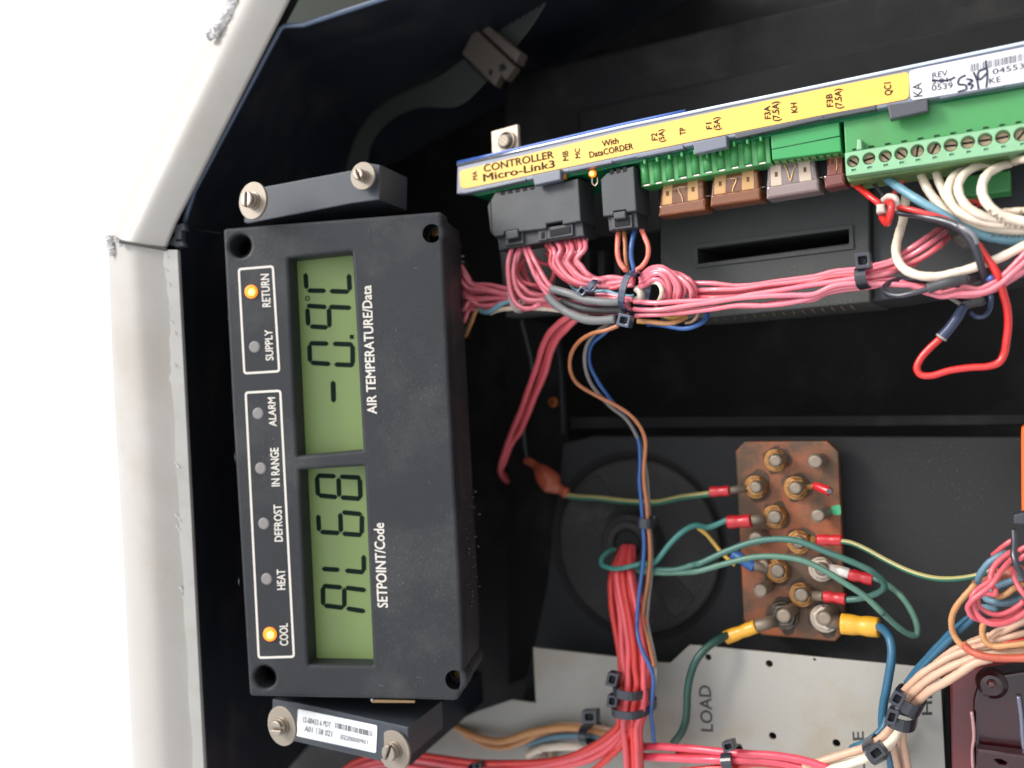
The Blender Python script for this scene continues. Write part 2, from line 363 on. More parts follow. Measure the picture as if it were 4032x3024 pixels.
def text(name, body, plane, bl, br, tl, m, top=0.15, parent=None, bold=0.0, thick=0.08, **kw):
    cu = bpy.data.curves.new(name, 'FONT'); cu.body = body; cu.resolution_u = 3; 
    cu.fill_mode = 'FRONT'
    tmp = bpy.data.objects.new('tmp', cu); COL.objects.link(tmp)
    dg = bpy.context.evaluated_depsgraph_get()
    me = bpy.data.meshes.new_from_object(tmp.evaluated_get(dg)); bpy.data.objects.remove(tmp); bpy.data.curves.remove(cu)
    xs = [v.co.x for v in me.vertices]; x0, x1 = min(xs), max(xs); cap = 0.69
    B, Rr, Tt = Vector(bl[:2]), Vector(br[:2]), Vector(tl[:2])
    if bold:                                             # heavier strokes: shifted copies of the letters, a hair apart in depth
        bm = bmesh.new()
        for k, (ax, ay) in enumerate(((-bold, -bold * .4), (bold, -bold * .4), (0, bold * .8))):
            n0 = len(bm.verts); bm.from_mesh(me); bm.verts.ensure_lookup_table()
            for v in bm.verts[n0:]: v.co.x += ax; v.co.y += ay; v.co.z = k
        bm.to_mesh(me); bm.free()
    P3 = []; layer = [v.co.z * .000012 for v in me.vertices] if bold else None
    for i, v in enumerate(me.vertices):
        q = B + (Rr - B) * ((v.co.x - x0) / (x1 - x0)) + (Tt - B) * (v.co.y / cap)
        P3.append(W(plane.hit(q.x, q.y, top / 1000 + (layer[i] if layer else 0))))
    org = W(plane.hit(B.x, B.y, top / 1000))
    for v, p in zip(me.vertices, P3): v.co = p - org
    bm = bmesh.new(); bm.from_mesh(me)
    nw = W(plane.n)
    bmesh.ops.recalc_face_normals(bm, faces=bm.faces)
    for f in bm.faces:
        f.normal_update()
        if f.normal.dot(nw) < 0: f.normal_flip()
    ret = bmesh.ops.extrude_face_region(bm, geom=list(bm.faces))
    for g in ret['geom']:
        if isinstance(g, bmesh.types.BMVert): g.co -= nw * (thick / 1000)
    bmesh.ops.recalc_face_normals(bm, faces=bm.faces)
    bm.to_mesh(me); bm.free(); me.materials.clear(); me.materials.append(m); me.name = name
    return put(name, me, Matrix.Translation(org), parent, **kw)
def outline(name, plane, pts, w, top, m, parent, rnd=14):
    top /= 1000; k = plane.scale(pts[0][0], pts[0][1], top)
    L2 = [plane.to2(plane.hit(p[0], p[1], top)) for p in pts]
    c = Vector((sum(p[0] for p in L2) / len(L2), sum(p[1] for p in L2) / len(L2)))
    outer = rounded(L2, rnd * k); inner = []
    n = len(L2); ins = []
    for i in range(n):                                   # inset polygon
        p0, p, p1 = Vector(L2[i - 1]), Vector(L2[i]), Vector(L2[(i + 1) % n])
        d0, d1 = (p - p0).normalized(), (p1 - p).normalized()
        n0, n1 = Vector((-d0.y, d0.x)), Vector((-d1.y, d1.x))
        if n0.dot(c - p) < 0: n0 = -n0
        if n1.dot(c - p) < 0: n1 = -n1
        ins.append(tuple(p + (n0 + n1) * (w * k) / max(1 + n0.dot(n1), 0.3)))
    inner = rounded(ins, max(rnd - w, 2) * k)
    return raw_plate(name, plane, [outer, inner], top, 0.00025, m, parent, 0.00006)
def seg(p, q, w):
    p, q = Vector(p), Vector(q); d = (q - p).normalized(); n = Vector((-d.y, d.x)) * (w / 2); t = d * (w / 2)
    return [tuple(x) for x in (p, p + t + n, q - t + n, q, q - t - n, p + t - n)]
def band(name, plane, p, q, width, off, depth, m, parent, thick=0.8, back=None):
    """a closed strap round a bundle: seen across it from p to q (photo px), strap width px; off/depth mm"""
    A, B = plane.hit(p[0], p[1], off / 1000), plane.hit(q[0], q[1], off / 1000)
    c = (A + B) / 2; a = (B - A) / 2; ax = a.cross(plane.n).normalized(); b = plane.n * (depth / 2000)
    wd = width * (D - c.z) / S / 2; N = 28; verts, faces = [], []; t = thick / 1000
    for i in range(N):
        th = 2 * math.pi * i / N
        cs, sn = math.cos(th), math.sin(th)
        cs = math.copysign(abs(cs) ** .75, cs); sn = math.copysign(abs(sn) ** .75, sn)
        o_ = c + a * cs + b * sn; i_ = c + a * cs * (1 - t / a.length) + b * sn * (1 - t / b.length)
        verts += [o_ - ax * wd, o_ + ax * wd, i_ + ax * wd, i_ - ax * wd]
    for i in range(N):
        j = (i + 1) % N
        for k in range(4): faces.append((i * 4 + k, j * 4 + k, j * 4 + (k + 1) % 4, i * 4 + (k + 1) % 4))
    o = mesh_world(name, verts, faces, m, parent)
    bm = bmesh.new(); bm.from_mesh(o.data); bmesh.ops.recalc_face_normals(bm, faces=bm.faces); bm.to_mesh(o.data); bm.free()
    return o
def tie(label, p, q, width, off, depth, head, hw, m=None, group='cable ties on the wiring', hoff=None, tail=None, plane=None):
    plane = plane or PL; m = m or tiem
    t = thing('cable_tie', label, 'cable tie', plane.hit((p[0] + q[0]) / 2, (p[1] + q[1]) / 2, off / 1000), group)
    band('strap', plane, p, q, width, off, depth, m, t)
    # head: hollow block, oriented along p->q
    d = (Vector(q[:2]) - Vector(p[:2])).normalized(); n = Vector((-d.y, d.x)); c = Vector(head)
    h, w = hw[0] / 2, hw[1] / 2
    sq = lambda sx, sy, ox=0: [tuple(c + d * (ox + x * h * sx) + n * (y * w * sy)) for x, y in ((-1, -1), (1, -1), (1, 1), (-1, 1))]
    ho = hoff if hoff is not None else off + depth / 2
    plate('head', plane, sq(1, 1), ho, 4.0, m, t, 0.35, holes=[sq(.5, .55)], rnd=5)
    plate('pawl', plane, sq(.5, .5), ho - 1.6, 1.0, deep, t, 0.05)
    if tail: tube('tail', plane, tail, width * 0.3, m, off, t, sides=6)
    return t
def sheet(name, rows, m, parent=None, smooth=True, close=False, **kw):
    nr, nc = len(rows), len(rows[0]); verts = [v for r in rows for v in r]; faces = []
    for i in range(nr - 1):
        for j in range(nc - 1 + (1 if close else 0)):
            faces.append((i * nc + j, i * nc + (j + 1) % nc, (i + 1) * nc + (j + 1) % nc, (i + 1) * nc + j))
    return mesh_world(name, verts, faces, m, parent, smooth=smooth, **kw)
# ================================================================ LARGE STRUCTURE
def lerp(a, b, t): return tuple(x + (y - x) * t for x, y in zip(a, b))
# white painted body frame, two lengths meeting at a corner joint
fr = thing('body_frame', 'cream white painted body frame edge along the left of the open black cabinet', 'frame', at(560, 976, -0.02))
def frame_piece(name, inner, outer, depth_end, lbl):
    rows = []; n = 48
    def samp(L, t):
        f = t * (len(L) - 1); i = min(int(f), len(L) - 2); return lerp(L[i], L[i + 1], f - i)
    for i in range(n + 1):
        t = i / n; a, b = samp(inner, t), samp(outer, t); row = []
        row.append(at(a[0] + 8, a[1], -0.075)); row.append(at(a[0] + 1, a[1], -0.0225))
        for k in range(0, 17):
            s = k / 16; p = lerp(a, b, s)
            h = -0.0215 + 0.0012 * math.sin(s * 2.6) - (0 if s < .5 else 0.02 * (1 - math.sqrt(max(0, 1 - ((s - .5) / .5) ** 2))))
            row.append(at(p[0], p[1], h))
        e = at(b[0], b[1], -0.0415); row.append(e + Vector((-0.001, 0, -0.02))); row.append(e + Vector((0.006, 0, -0.05)))
        rows.append(row)
    o = sheet(name, rows, paint, fr, label=lbl)
    return o
frame_piece('upper_rail', [(1230, -160), (1141, 0), (761, 750), (693, 881), (657, 972)], [(960, -190), (874, 0), (508, 750), (431, 925), (424, 944)], 0, 'slanted upper length of the white frame')
frame_piece('lower_rail', [(657, 981), (725, 1500), (759, 2274), (802, 3024), (815, 3260)], [(424, 948), (444, 1500), (488, 2274), (521, 3024), (530, 3260)], 0, 'upright lower length of the white frame')
# lighter inner flange of the lower rail with nibbled edge
flo, fli = [], []
for i in range(90):
    t = i / 89; y = 984 + t * 2250
    xo = 650 + (y - 984) * 0.047 + random.choice([0, 0, 0, -5, 4]) + 6 * math.sin(y * .011)
    if y > 1500: xo = 676 + (y - 1500) * 0.055 + 3 * math.sin(y * .02)
    xi = 698 + (y - 984) * .0523 if y < 1500 else 725 + (y - 1500) * 0.0505
    flo.append(at(xo, y, -0.0198)); fli.append(at(xi, y, -0.0205))
sheet('inner_flange', [[a + Vector((0, 0, -.002)), a, b, b + Vector((.0002, 0, -.0025))] for a, b in zip(flo, fli)], mat('flange_paint', (190, 187, 180), .4, var=.06, dirt=(150, 140, 124), dirt_amt=.3, dirt_scale=60), fr, smooth=False)
tube('corner_joint', PL, [], 1, deep) if False else None
j = spline([at(472, 951, -.0195), at(560, 966, -.0185), at(655, 982, -.0195)]); v, f_, _ = tube_geo(j, 0.0007, 8)
mesh_world('joint_line', v, f_, mat('joint_shadow', (70, 66, 62), .8), fr)  # dark line where the two rails meet
# crumbly sealant bead along the upper rail
def bead(pts, r0, amp, h, name, seed):
    random.seed(seed); C = spline([at(x, y, h) for x, y in pts], 26 if r0 < .0012 else 9); verts, faces, _ = tube_geo(C, r0, 8)
    out = []
    for vtx in verts: out.append(vtx + Vector((random.uniform(-1, 1), random.uniform(-1, 1), random.uniform(-1, 1))) * amp)
    mesh_world(name, out, faces, sealm, fr)
bead([(950, -60), (915, 60), (868, 120), (820, 200), (780, 290), (735, 390), (690, 480), (610, 640), (520, 830), (462, 945)], 0.0010, 0.00035, -.029, 'sealant_bead', 3)
bead([(930, -40), (905, 50), (880, 90), (850, 130)], 0.0028, 0.0006, -.0245, 'sealant_lump', 4)
bead([(858, 100), (838, 138), (815, 150)], 0.0016, 0.0007, -.0225, 'sealant_lump', 14)
bead([(432, 930), (430, 955), (440, 985), (447, 1002)], 0.0018, 0.0006, -.028, 'sealant_lump', 5)
bead([(452, 940), (470, 952), (478, 965)], 0.0009, 0.0004, -.0205, 'sealant_lump', 8)
for (x, y, s) in [(660, 1010, 5), (657, 1062, 6), (668, 1118, 7), (672, 1214, 4), (678, 1268, 6), (690, 1310, 5), (690, 1437, 7), (715, 2320, 9), (722, 2350, 7), (700, 1830, 10), (706, 2040, 14), (705, 2080, 10)]:
    bead([(x - s, y - s), (x, y), (x + s * .5, y + s)], 0.00022 + s * .00002, 0.0002, -.0202, 'paint_chip', int(x + y))
random.seed(11)
# pale post seen through the gap at the top edge
plate('post', Plane(1200, 0, -0.12, 0), [(1050, -300), (1700, -300), (1560, 60), (1000, 260)], 0, 12, scener, None, 1,
      label='blurred pale painted post behind the top edge of the black cabinet', cat='post')
# cabinet shell
cab = thing('cabinet_shell', 'black moulded plastic cabinet shell behind the controller, display and wiring', 'cabinet', at(1100, 110, -0.03))
rim = [(2900, -456), (1498, 0), (1200, 97), (1109, 108), (1060, 195), (766, 750), (725, 877), (702, 960), (720, 1500), (765, 2274), (808, 3024), (830, 3400)]
rows = []
RH = -0.03
dens = []
for a, b in zip(rim[:-1], rim[1:]):
    for k in range(6): dens.append(lerp(a, b, k / 6))
dens.append(rim[-1])
sheet('side_wall', [[at(x, y, RH), at(x, y, RH) + Vector((.0006, -.0003, -.03)), at(x, y, RH) + Vector((.006, -.003, -.09)), at(x, y, RH) + Vector((.02, -.012, -.26))] for x, y in dens], black, cab, smooth=False)
rimb = mat('rim_lip_plastic', (92, 106, 130), 0.25, var=.1, coat=.8)  # bluish tone paints the sky's reflection along the upper rim
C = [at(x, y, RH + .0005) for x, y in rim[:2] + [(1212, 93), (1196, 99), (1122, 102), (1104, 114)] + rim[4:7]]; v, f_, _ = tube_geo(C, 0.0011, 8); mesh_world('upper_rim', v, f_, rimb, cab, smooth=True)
C = spline([at(x + 4, y, RH + .0005) for x, y in rim[7:]], 5); v, f_, _ = tube_geo(C, 0.0007, 8); mesh_world('lower_rim', v, f_, mat('dark_rim', (46, 56, 70), .3, coat=.4), cab, smooth=True)
fi = [(1245, -160), (1146, 0), (766, 750), (697, 881), (663, 972), (700, 1500), (742, 2274), (785, 3024), (800, 3300)]
ri = [(1245, -160 + 0), (1160, 20), (760, 762), (722, 880), (702, 960), (722, 1500), (767, 2274), (810, 3024), (825, 3300)]
sheet('gasket', [[at(a[0] - 14, a[1], -.034), at(b[0] + 6, b[1], -.034), at(b[0] + 6, b[1], -.06)] for a, b in zip(fi, ri)], deep, cab, smooth=False)
plate('back_wall', PL, [(1500, -700), (5200, -1300), (5200, 4200), (900, 4200), (860, 2274), (800, 960), (850, 760), (1160, 130)], -150, 3, blackm, cab, 0)
# shelf like step of the moulding along the top
plate('upper_ledge', PL, [(1980, 310), (2060, 282), (4500, -290), (4500, 520), (2060, 1100), (1985, 1000)], -92, 40, blackm, cab, 2.5, rnd=30)
plate('inner_ledge', PL, [(2270, 430), (4500, -60), (4500, 420), (2290, 1000)], -86, 30, mat('ledge2', (15, 15, 16), .7, bump=.1, spec=.2), cab, 2.0)
# corner hinge clip on the rim
cl = thing('corner_clip', 'small grey plastic clip on the cabinet rim at the frame corner joint', 'clip', at(700, 930, -.028))
PF = Plane(700, 930, -.026, 0)
plate('clip_body', PF, T3((835, 300), (935, 282), (950, 340), (915, 350), (918, 440), (945, 480), (870, 495), (800, 470), (855, 380)), 0.5, 5, mat('clip_grey', (86, 90, 96), .5), cl, .5)
plate('clip_notch', PF, T3((868, 425), (915, 420), (915, 440), (872, 445)), 0.8, .5, deep, cl, .05)
tube('seam_line', PF, T3((950, 338), (1060, 345), (1270, 372)), 3, deep, -12, cl, sides=6)
# lower equipment plate
lp = thing('equipment_plate', 'dark grey mounting plate behind the copper bar and the cable gland', 'plate', PL.hit(3200, 1900, -.08))
plate('plate_face', PL, [(2215, 1745), (2330, 1716), (4400, 1722), (4400, 3500), (1900, 3500), (2150, 2300)], -80, 6, panelgrey, lp, 1.2)
plate('left_flange', PL, [(1990, 1240), (2205, 1290), (2235, 1720), (2240, 2600), (2000, 2700)], -96, 3, blackm, lp, .5)
plate('ledge_lip', PL, [(2240, 1640), (4400, 1630), (4400, 1672), (2245, 1690)], -84, 10, blackm, lp, 1)
tube('mould_line', PL, U8((810, 430), (845, 700), (860, 1000), (880, 1420)), 7, black, -95, lp, sides=8)
cs = thing('copper_screw', 'dull copper screw head in the dark wall left of the brown wire', 'screw', PL.hit(2174, 1582, -.094))
disc('screw_head', PL, U8((758, 1060))[0], 20, -93, 2.5, mat('dull_copper', (176, 96, 40), .4, metal=.6), cs, .8)
disc('screw_recess', PL, U8((762, 1062))[0], 8, -92.8, .5, deep, cs, .05)
# cable gland
gl = thing('cable_gland', 'large round black rubber cable gland with red wires coming out of its centre', 'cable gland', PL.hit(2500, 2150, -.08))
gc = (2500, 2148)
gm = mat('gland_rubber', (42, 42, 42), .75, spec=.25, dust=.3, var=.15, vs_=40, bump=.1, dirt=(76, 74, 68), dirt_amt=.3, dirt_scale=30)
disc('groove', PL, gc, 372, -79.6, .6, deep, gl, .05, n=64)
disc('flange_disc', PL, gc, 342, -74, 6, gm, gl, 2.2, n=72)
disc('hub', PL, (2468, 2145), 118, -62, 14, gm, gl, 3, n=48)
disc('hub_lip', PL, (2466, 2145), 92, -58.5, 6, gm, gl, 1.5, hole=58, n=40)
disc('bore', PL, (2466, 2148), 60, -61.5, .6, deep, gl, .05)
for k, a in enumerate((-52, 128)):
    d = Vector((math.cos(R(a)), -math.sin(R(a)))); n_ = Vector((-d.y, d.x)); c0 = Vector(gc) + d * 150; c1 = Vector(gc) + d * 318
    plate('raised_rib', PL, [tuple(c0 + n_ * 42), tuple(c1 + n_ * 60), tuple(c1 - n_ * 60), tuple(c0 - n_ * 42)], -73.2, 3, gm, gl, .8, rnd=30)
# off-white sheet with holes and stencilled words
wp = thing('connection_plate', 'off white metal sheet with drilled holes below the copper bar', 'panel', PL.hit(3000, 2700, -.06))
holes = [V7((935, 455))[0] + (12,), V7((1600, 525))[0] + (13.5,), V7((1637, 1312))[0] + (14,), V6((170, 1390))[0] + (14.5,), V7((2095, 480))[0] + (5,)]
plate('sheet', PL, [(2098, 2549), (2434, 2587), (2591, 2608), (2638, 2610), (2714, 2540), (2768, 2543), (3232, 2589), (3605, 2625), (3702, 2640), (3722, 3024), (3730, 3300),
      (1560, 3300), (1600, 2930), (1880, 2800), (2014, 2755), (2109, 2768)], -58, 1.6, wpanel, wp, .3, holes=holes)
text('printed_word', 'LOAD', PL, *V7((988, 1262), (962, 765), (858, 1255)), inkg, -57.85, wp, bold=.012)
text('printed_word', 'LINE', PL, *V6((480, 1700), (462, 1262), (362, 1704)), inkg, -57.85, wp, bold=.012)
text('printed_word', 'HI', PL, *V6((1212, 1078), (1210, 872), (1100, 1080)), inkg, -57.85, wp, bold=.012)
text('printed_word', 'E', PL, *V8((1915, 1275), (1908, 1188), (1805, 1275)), inkg, -57.85, wp, bold=.012)
for cx, cy, r in [(1465, 975, 5), (1350, 690, 4)]: disc('stain_spot', PL, V8((cx, cy))[0], r, -57.8, .2, mat('grime_spot', (150, 140, 126), .8), wp, .02)
disc('stain_spot', PL, V7((545, 1090))[0], 6, -57.8, .2, MATS['grime_spot'], wp, .02)
plate('dark_box', PL, [(1530, 3300), (1540, 2960), (1700, 2870), (1800, 3060), (1800, 3300)], -62, 8, mat('brown_grey_box', (70, 64, 60), .6), None, 1,
      label='dark brownish box under the end of the off white sheet at the lower edge', cat='box')
tb = thing('terminal_clip', 'small beige terminal clip below the cream wires on the off white sheet', 'clip', PL.hit(2140, 2990, -.055))
plate('clip_block', PL, V8((1130, 1500), (1300, 1480), (1310, 1600), (1150, 1620)), -50, 6, mat('clip_beige', (150, 132, 112), .5), tb, .6)
disc('screw', PL, V8((1210, 1540))[0], 14, -48, 1.5, steel, tb, .3)
# maroon transformer at the lower right
tr = thing('transformer', 'maroon varnished transformer with glossy dark bracket in the lower right corner', 'transformer', PL.hit(3850, 2900, -.05))
plate('coil_case', PL, [(3738, 2668), (3760, 2640), (4400, 2560), (4400, 3300), (3752, 3300)], -56, 20, maroon, tr, 1)
plate('gap_edge', PL, [(3716, 2700), (3738, 2668), (3752, 3300), (3732, 3300)], -64, 8, deep, tr, .3)
plate('bracket', PL, X2((1470, 380), (1560, 60), (2400, -60), (2500, 1800), (1500, 1800), (1455, 900)), -40, 14, varn, tr, 1.2, rnd=10)
plate('bracket_foot', PL, X2((1520, 1100), (2260, 1190), (2400, 1800), (1510, 1800)), -33, 6, varn, tr, 1.0, holes=[X2((1790, 1265), (1870, 1265), (1960, 1310), (1950, 1345), (1860, 1330))])
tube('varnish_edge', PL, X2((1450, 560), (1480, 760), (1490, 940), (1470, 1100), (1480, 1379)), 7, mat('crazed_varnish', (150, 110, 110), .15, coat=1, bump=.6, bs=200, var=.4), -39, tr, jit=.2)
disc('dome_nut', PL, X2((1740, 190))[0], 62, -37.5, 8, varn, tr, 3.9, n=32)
disc('dome_tip', PL, X2((1735, 170))[0], 18, -35.2, 3, mat('red_dome', (70, 24, 22), .3, coat=.5), tr, 1.8)  # reddish glint on the dome, put in as a small disc
tube('bracket_spine', PL, X2((2130, 330), (2170, 600), (2200, 1000), (2230, 1180)), 9, mat('cold_edge', (110, 112, 126), .2, metal=.5), -39, tr)  # cold highlight on the bracket, put in as a pale strip
rl = thing('relay_housing', 'orange plastic housing cut by the right edge of the picture', 'relay', PL.hit(4100, 1860, -.05))
plate('case', PL, [(4020, 1704), (4022, 1680), (4300, 1650), (4300, 2010), (4022, 2016)], -45, 20, orange, rl, .8)
plate('label_strip', PL, [(4060, 1740), (4280, 1735), (4280, 1900), (4060, 1900)], -44.8, .4, whitel, rl, .1)

# ================================================================ DISPLAY
dp = thing('temperature_display', 'dark grey display module with two green digit screens and indicator lights', 'display', PD.hit(1400, 2000, -.05))
face = [(877, 900), (1738, 832), (1767, 1488), (1817, 2424), (1826, 2700), (1800, 2760), (1731, 2758), (981, 2742), (913, 1600)]
sh = [T4((320, 150))[0] + (46,), T4((1990, 42))[0] + (51,), T6((535, 870))[0] + (45,), V8((250, 700))[0] + (52,)]
win1 = [(1134, 1017), (1385, 990), (1428, 1772), (1170, 1797)]
win2 = [(1178, 1850), (1433, 1835), (1468, 2622), (1214, 2618)]
plate('front_cover', PD, face, 0, 11, plastic, dp, 1.3, holes=sh + [win1, win2], rnd=16)
plate('rear_case', PD, [(893, 915), (1735, 848), (1766, 1488), (1815, 2424), (1822, 2690), (1796, 2740), (1000, 2722), (930, 1600)], -11.3, 36, mat('rear_case_plastic', (52, 50, 52), .5, var=.15, dirt=(96, 84, 74), dirt_amt=.3, dirt_scale=50, bump=.15), dp, .8, holes=[(h[0], h[1], h[2] * .9) for h in sh], rnd=14)
bez = mat('inner_bezel', (44, 42, 46), .4)
for w_ in (win1, win2):                                    # chamfer lip round each window
    pass
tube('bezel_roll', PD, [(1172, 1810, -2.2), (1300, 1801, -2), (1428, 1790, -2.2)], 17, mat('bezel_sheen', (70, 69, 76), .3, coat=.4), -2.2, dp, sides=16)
for nm, pts in (('lcd_screen', [(1120, 985), (1400, 965), (1445, 1800), (1168, 1820)]), ('lcd_screen', [(1170, 1822), (1440, 1802), (1485, 2650), (1212, 2650)])):
    lc = plate(nm, PD, pts, -9.2, 1.6, lcdm, dp, .1)
    if len([o for o in COL.objects if o.name.startswith('lcd_screen')]) == 1: lcd1 = lc
    else: lcd2 = lc
def digit(crop, segs, parent, w=41):
    multi('lcd_digit', PD, [[*map(tuple, seg(*crop(a, b), w * crop.k))] for a, b in segs], -9.1, .08, lcdi, parent)
digit(T4, [((890, 385), (900, 530)), ((903, 540), (1072, 542)), ((1098, 545), (1275, 550)), ((1268, 392), (1276, 545))], lcd1)
digit(T4, [((898, 672), (1080, 684)), ((1092, 682), (1292, 690)), ((906, 690), (916, 850)), ((925, 852), (1090, 862)), ((1095, 690), (1100, 865))], lcd1)
digit(T4, [((920, 998), (1095, 1003)), ((1125, 1003), (1308, 1010)), ((925, 1005), (930, 1168)), ((932, 1168), (1112, 1180)), ((1138, 1183), (1315, 1190)), ((1300, 1010), (1302, 1190))], lcd1)
digit(T4, [((1130, 1322), (1136, 1518))], lcd1, 44)
multi('decimal_point', PD, [T4((1275, 925), (1312, 925), (1312, 962), (1277, 962))], -9.1, .08, lcdi, lcd1)
k = T4((908, 607))[0]
disc('degree_ring', PD, k, 10, -9.05, .1, lcdi, lcd1, 0.01, hole=6)
digit(T5, [((985, 602), (1160, 610)), ((1185, 612), (1375, 622)), ((990, 605), (1000, 782)), ((1000, 775), (1172, 792)), ((1192, 793), (1375, 806)), ((1178, 618), (1185, 792)), ((1363, 625), (1370, 805))], lcd2)
digit(T5, [((1001, 940), (1010, 1092)), ((1015, 1093), (1192, 1105)), ((1208, 1108), (1385, 1122)), ((1193, 925), (1200, 1102)), ((1205, 922), (1385, 940)), ((1382, 945), (1380, 1115))], lcd2)
digit(T5, [((1030, 1415), (1192, 1425)), ((1232, 1430), (1405, 1446)), ((1397, 1292), (1400, 1442))], lcd2)
digit(T6, [((1035, 72), (1215, 88)), ((1235, 88), (1422, 112)), ((1042, 78), (1045, 245)), ((1048, 243), (1228, 265)), ((1243, 268), (1415, 296)), ((1228, 88), (1230, 262))], lcd2)
for body, a in (('AIR TEMPERATURE/Data', T4((1484 + 0, 1629))[:0] or [(1484, 1629), (1461, 1124), (1447, 1630)]), ('SETPOINT/Code', [(1527, 2392), (1511, 2060), (1487, 2391)])):
    text('printed_caption', body, PD, *a, white_ink, .12, dp, bold=.022)
for body, a in (('RETURN', T4((588, 680), (570, 395), (517, 683))), ('SUPPLY', T4((612, 1145), (600, 880), (546, 1150))),
                ('ALARM', [(1089, 1678), (1083, 1565), (1060, 1678)]), ('IN RANGE', T5((668, 693), (655, 360), (597, 697))),
                ('DEFROST', T5((693, 1175), (682, 855), (624, 1178))), ('HEAT', T5((715, 1595), (712, 1420), (645, 1598))), ('COOL', T6((740, 590), (735, 400), (669, 593)))):
    text('printed_caption', body, PD, *a, white_ink, .12, dp, bold=.022)
for c, r, lit in ((T4((412, 548))[0], 27, 1), (T4((445, 1030))[0], 24, 0), (T5((475, 62))[0], 24, 0), (T5((498, 540))[0], 24, 0), (T5((525, 1022))[0], 24, 0), (T5((550, 1505))[0], 24, 0), (T6((575, 498))[0], 28, 1)):
    l = disc('indicator_light', PD, c, r, .9 if lit else .35, 1.5, ledA if lit else ledoff, dp, .7, label='lit amber indicator light' if lit else 'unlit grey indicator light')
    if lit: disc('glowing_core', PD, (c[0] + 3, c[1] + 2), r * .5, 1.35, .6, ledC, l, .28)
outline('light_frame', PD, T4((300, 345), (615, 318), (672, 1252), (350, 1272)), 9, .1, white_ink, dp, 16)
outline('light_frame', PD, [T4((360, 1420))[0], T4((680, 1402))[0], T6((800, 700))[0], T6((475, 710))[0]], 9, .1, white_ink, dp, 16)
for (x, y) in ((1712, 912), (1804, 2655)):                  # screw heads deep in two of the corner holes
    disc('corner_screw', PD, (x, y), 20, -14, 3, brass, dp, .5)
multi('gold_contact', PD, [X3((720, 290), (1195, 300), (1195, 325), (730, 322))], -4, 1.2, mat('gold_pin', (150, 122, 86), .35, metal=.6), dp)
disc('contact_end', PD, X3((730, 296))[0], 7, -3.4, 1.5, steel, dp, .3)
random.seed(44)
scm = mat('pale_scuff', (84, 86, 88), .7)
for (x, y, a, l) in [(1650, 2668, 20, 14), (1635, 1055, -15, 12), (1560, 1300, 60, 9), (1600, 2200, 40, 10), (1020, 2560, 80, 12), (900, 1250, 88, 18), (925, 1800, 86, 22), (940, 2290, 87, 16), (1500, 2700, 8, 16), (1250, 880, -4, 20), (1690, 1900, 70, 9), (1040, 930, 15, 9)]:
    d_ = Vector((math.cos(R(a)), math.sin(R(a)))) * l; e_ = Vector((-d_.y, d_.x)).normalized() * 1.3
    c_ = Vector((x, y)); multi('scuff_mark', PD, [[tuple(c_ - d_), tuple(c_ + e_), tuple(c_ + d_), tuple(c_ - e_)]], .04, .03, scm, dp)
# pin socket on the right flank
for k in range(15):
    y = 1010 + k * 21
    tube('connector_pin', PL, [(1802, y, -22), (1826, y, -20)], 3.5, steel, -20, dp, sides=6)
plate('side_socket', PL, U4((225, 330), (300, 350), (325, 1190), (270, 1180)), -19, 8, deep, dp, .4)
random.seed(5)
for k in range(26):
    x = 1845 + random.uniform(-12, 38); y = 1930 + k * 18 + random.uniform(-5, 5)
    tube('worn_fleck', PD, [(x, y, -14 - random.random() * 12), (x + random.uniform(3, 9), y + random.uniform(-6, 8), -16)], random.uniform(2, 4), mat('worn_fleck_m', (62, 56, 52), .6, var=.3), -14, dp, sides=5, n=2)
# ---------------------------------------------------------------- brackets and their washers
b1 = thing('mounting_bracket', 'blue grey bracket above the display, held by two slotted screws', 'bracket', PB.hit(1250, 780, 0), 'brackets at the ends of the display')
plate('bracket_arm', PB, T8((440, 760), (470, 560), (640, 378), (1630, 190), (1770, 110), (1925, 135), (1918, 515), (1600, 560), (480, 778)), 0, 24, brk, b1, .5)
plate('bracket_block', PB, T8((1560, 200), (1920, 140), (1916, 515), (1500, 590)), -24.3, 22, black, b1, .8)
b2 = thing('mounting_bracket', 'blue grey bracket under the display, carrying a white barcode sticker', 'bracket', PB.hit(1400, 2880, 0), 'brackets at the ends of the display')
plate('bracket_arm', PB, T6((600, 1060), (830, 1090), (1785, 1305), (1795, 1560), (1500, 1590), (780, 1425), (600, 1350)), 0, 32, brk, b2, .6)
plate('bracket_block', PB, T6((800, 1110), (1780, 1325), (1800, 1640), (1600, 1620), (1000, 1460)), -32.3, 85, black, b2, .8)
plate('sticker', PB, T6((825, 1145), (1515, 1290), (1505, 1530), (812, 1380)), .35, .3, mat('bright_sticker', (226, 228, 230), .4, var=.02), b2, .05, rnd=7)
for body, a in (('12-00433 6 PDT', T6((868, 1262), (1110, 1308), (872, 1215))), ('A01 138 021', T6((880, 1340), (1118, 1388), (886, 1290))), ('0220000901', T6((1195, 1405), (1430, 1455), (1200, 1368)))):
    text('printed_number', body, PB, *a, inkg, .45, b2)
bars = []; x = 1150
random.seed(9)
while x < 1470:
    w_ = random.choice([4, 6, 10]); y0 = 1262 + (x - 1150) * .24; bars.append(T6((x, y0), (x + w_, y0 + 1), (x + w_, y0 + 50), (x, y0 + 49))); x += w_ + random.choice([4, 7, 9])
multi('barcode', PB, bars, .42, .05, inkg, b2)
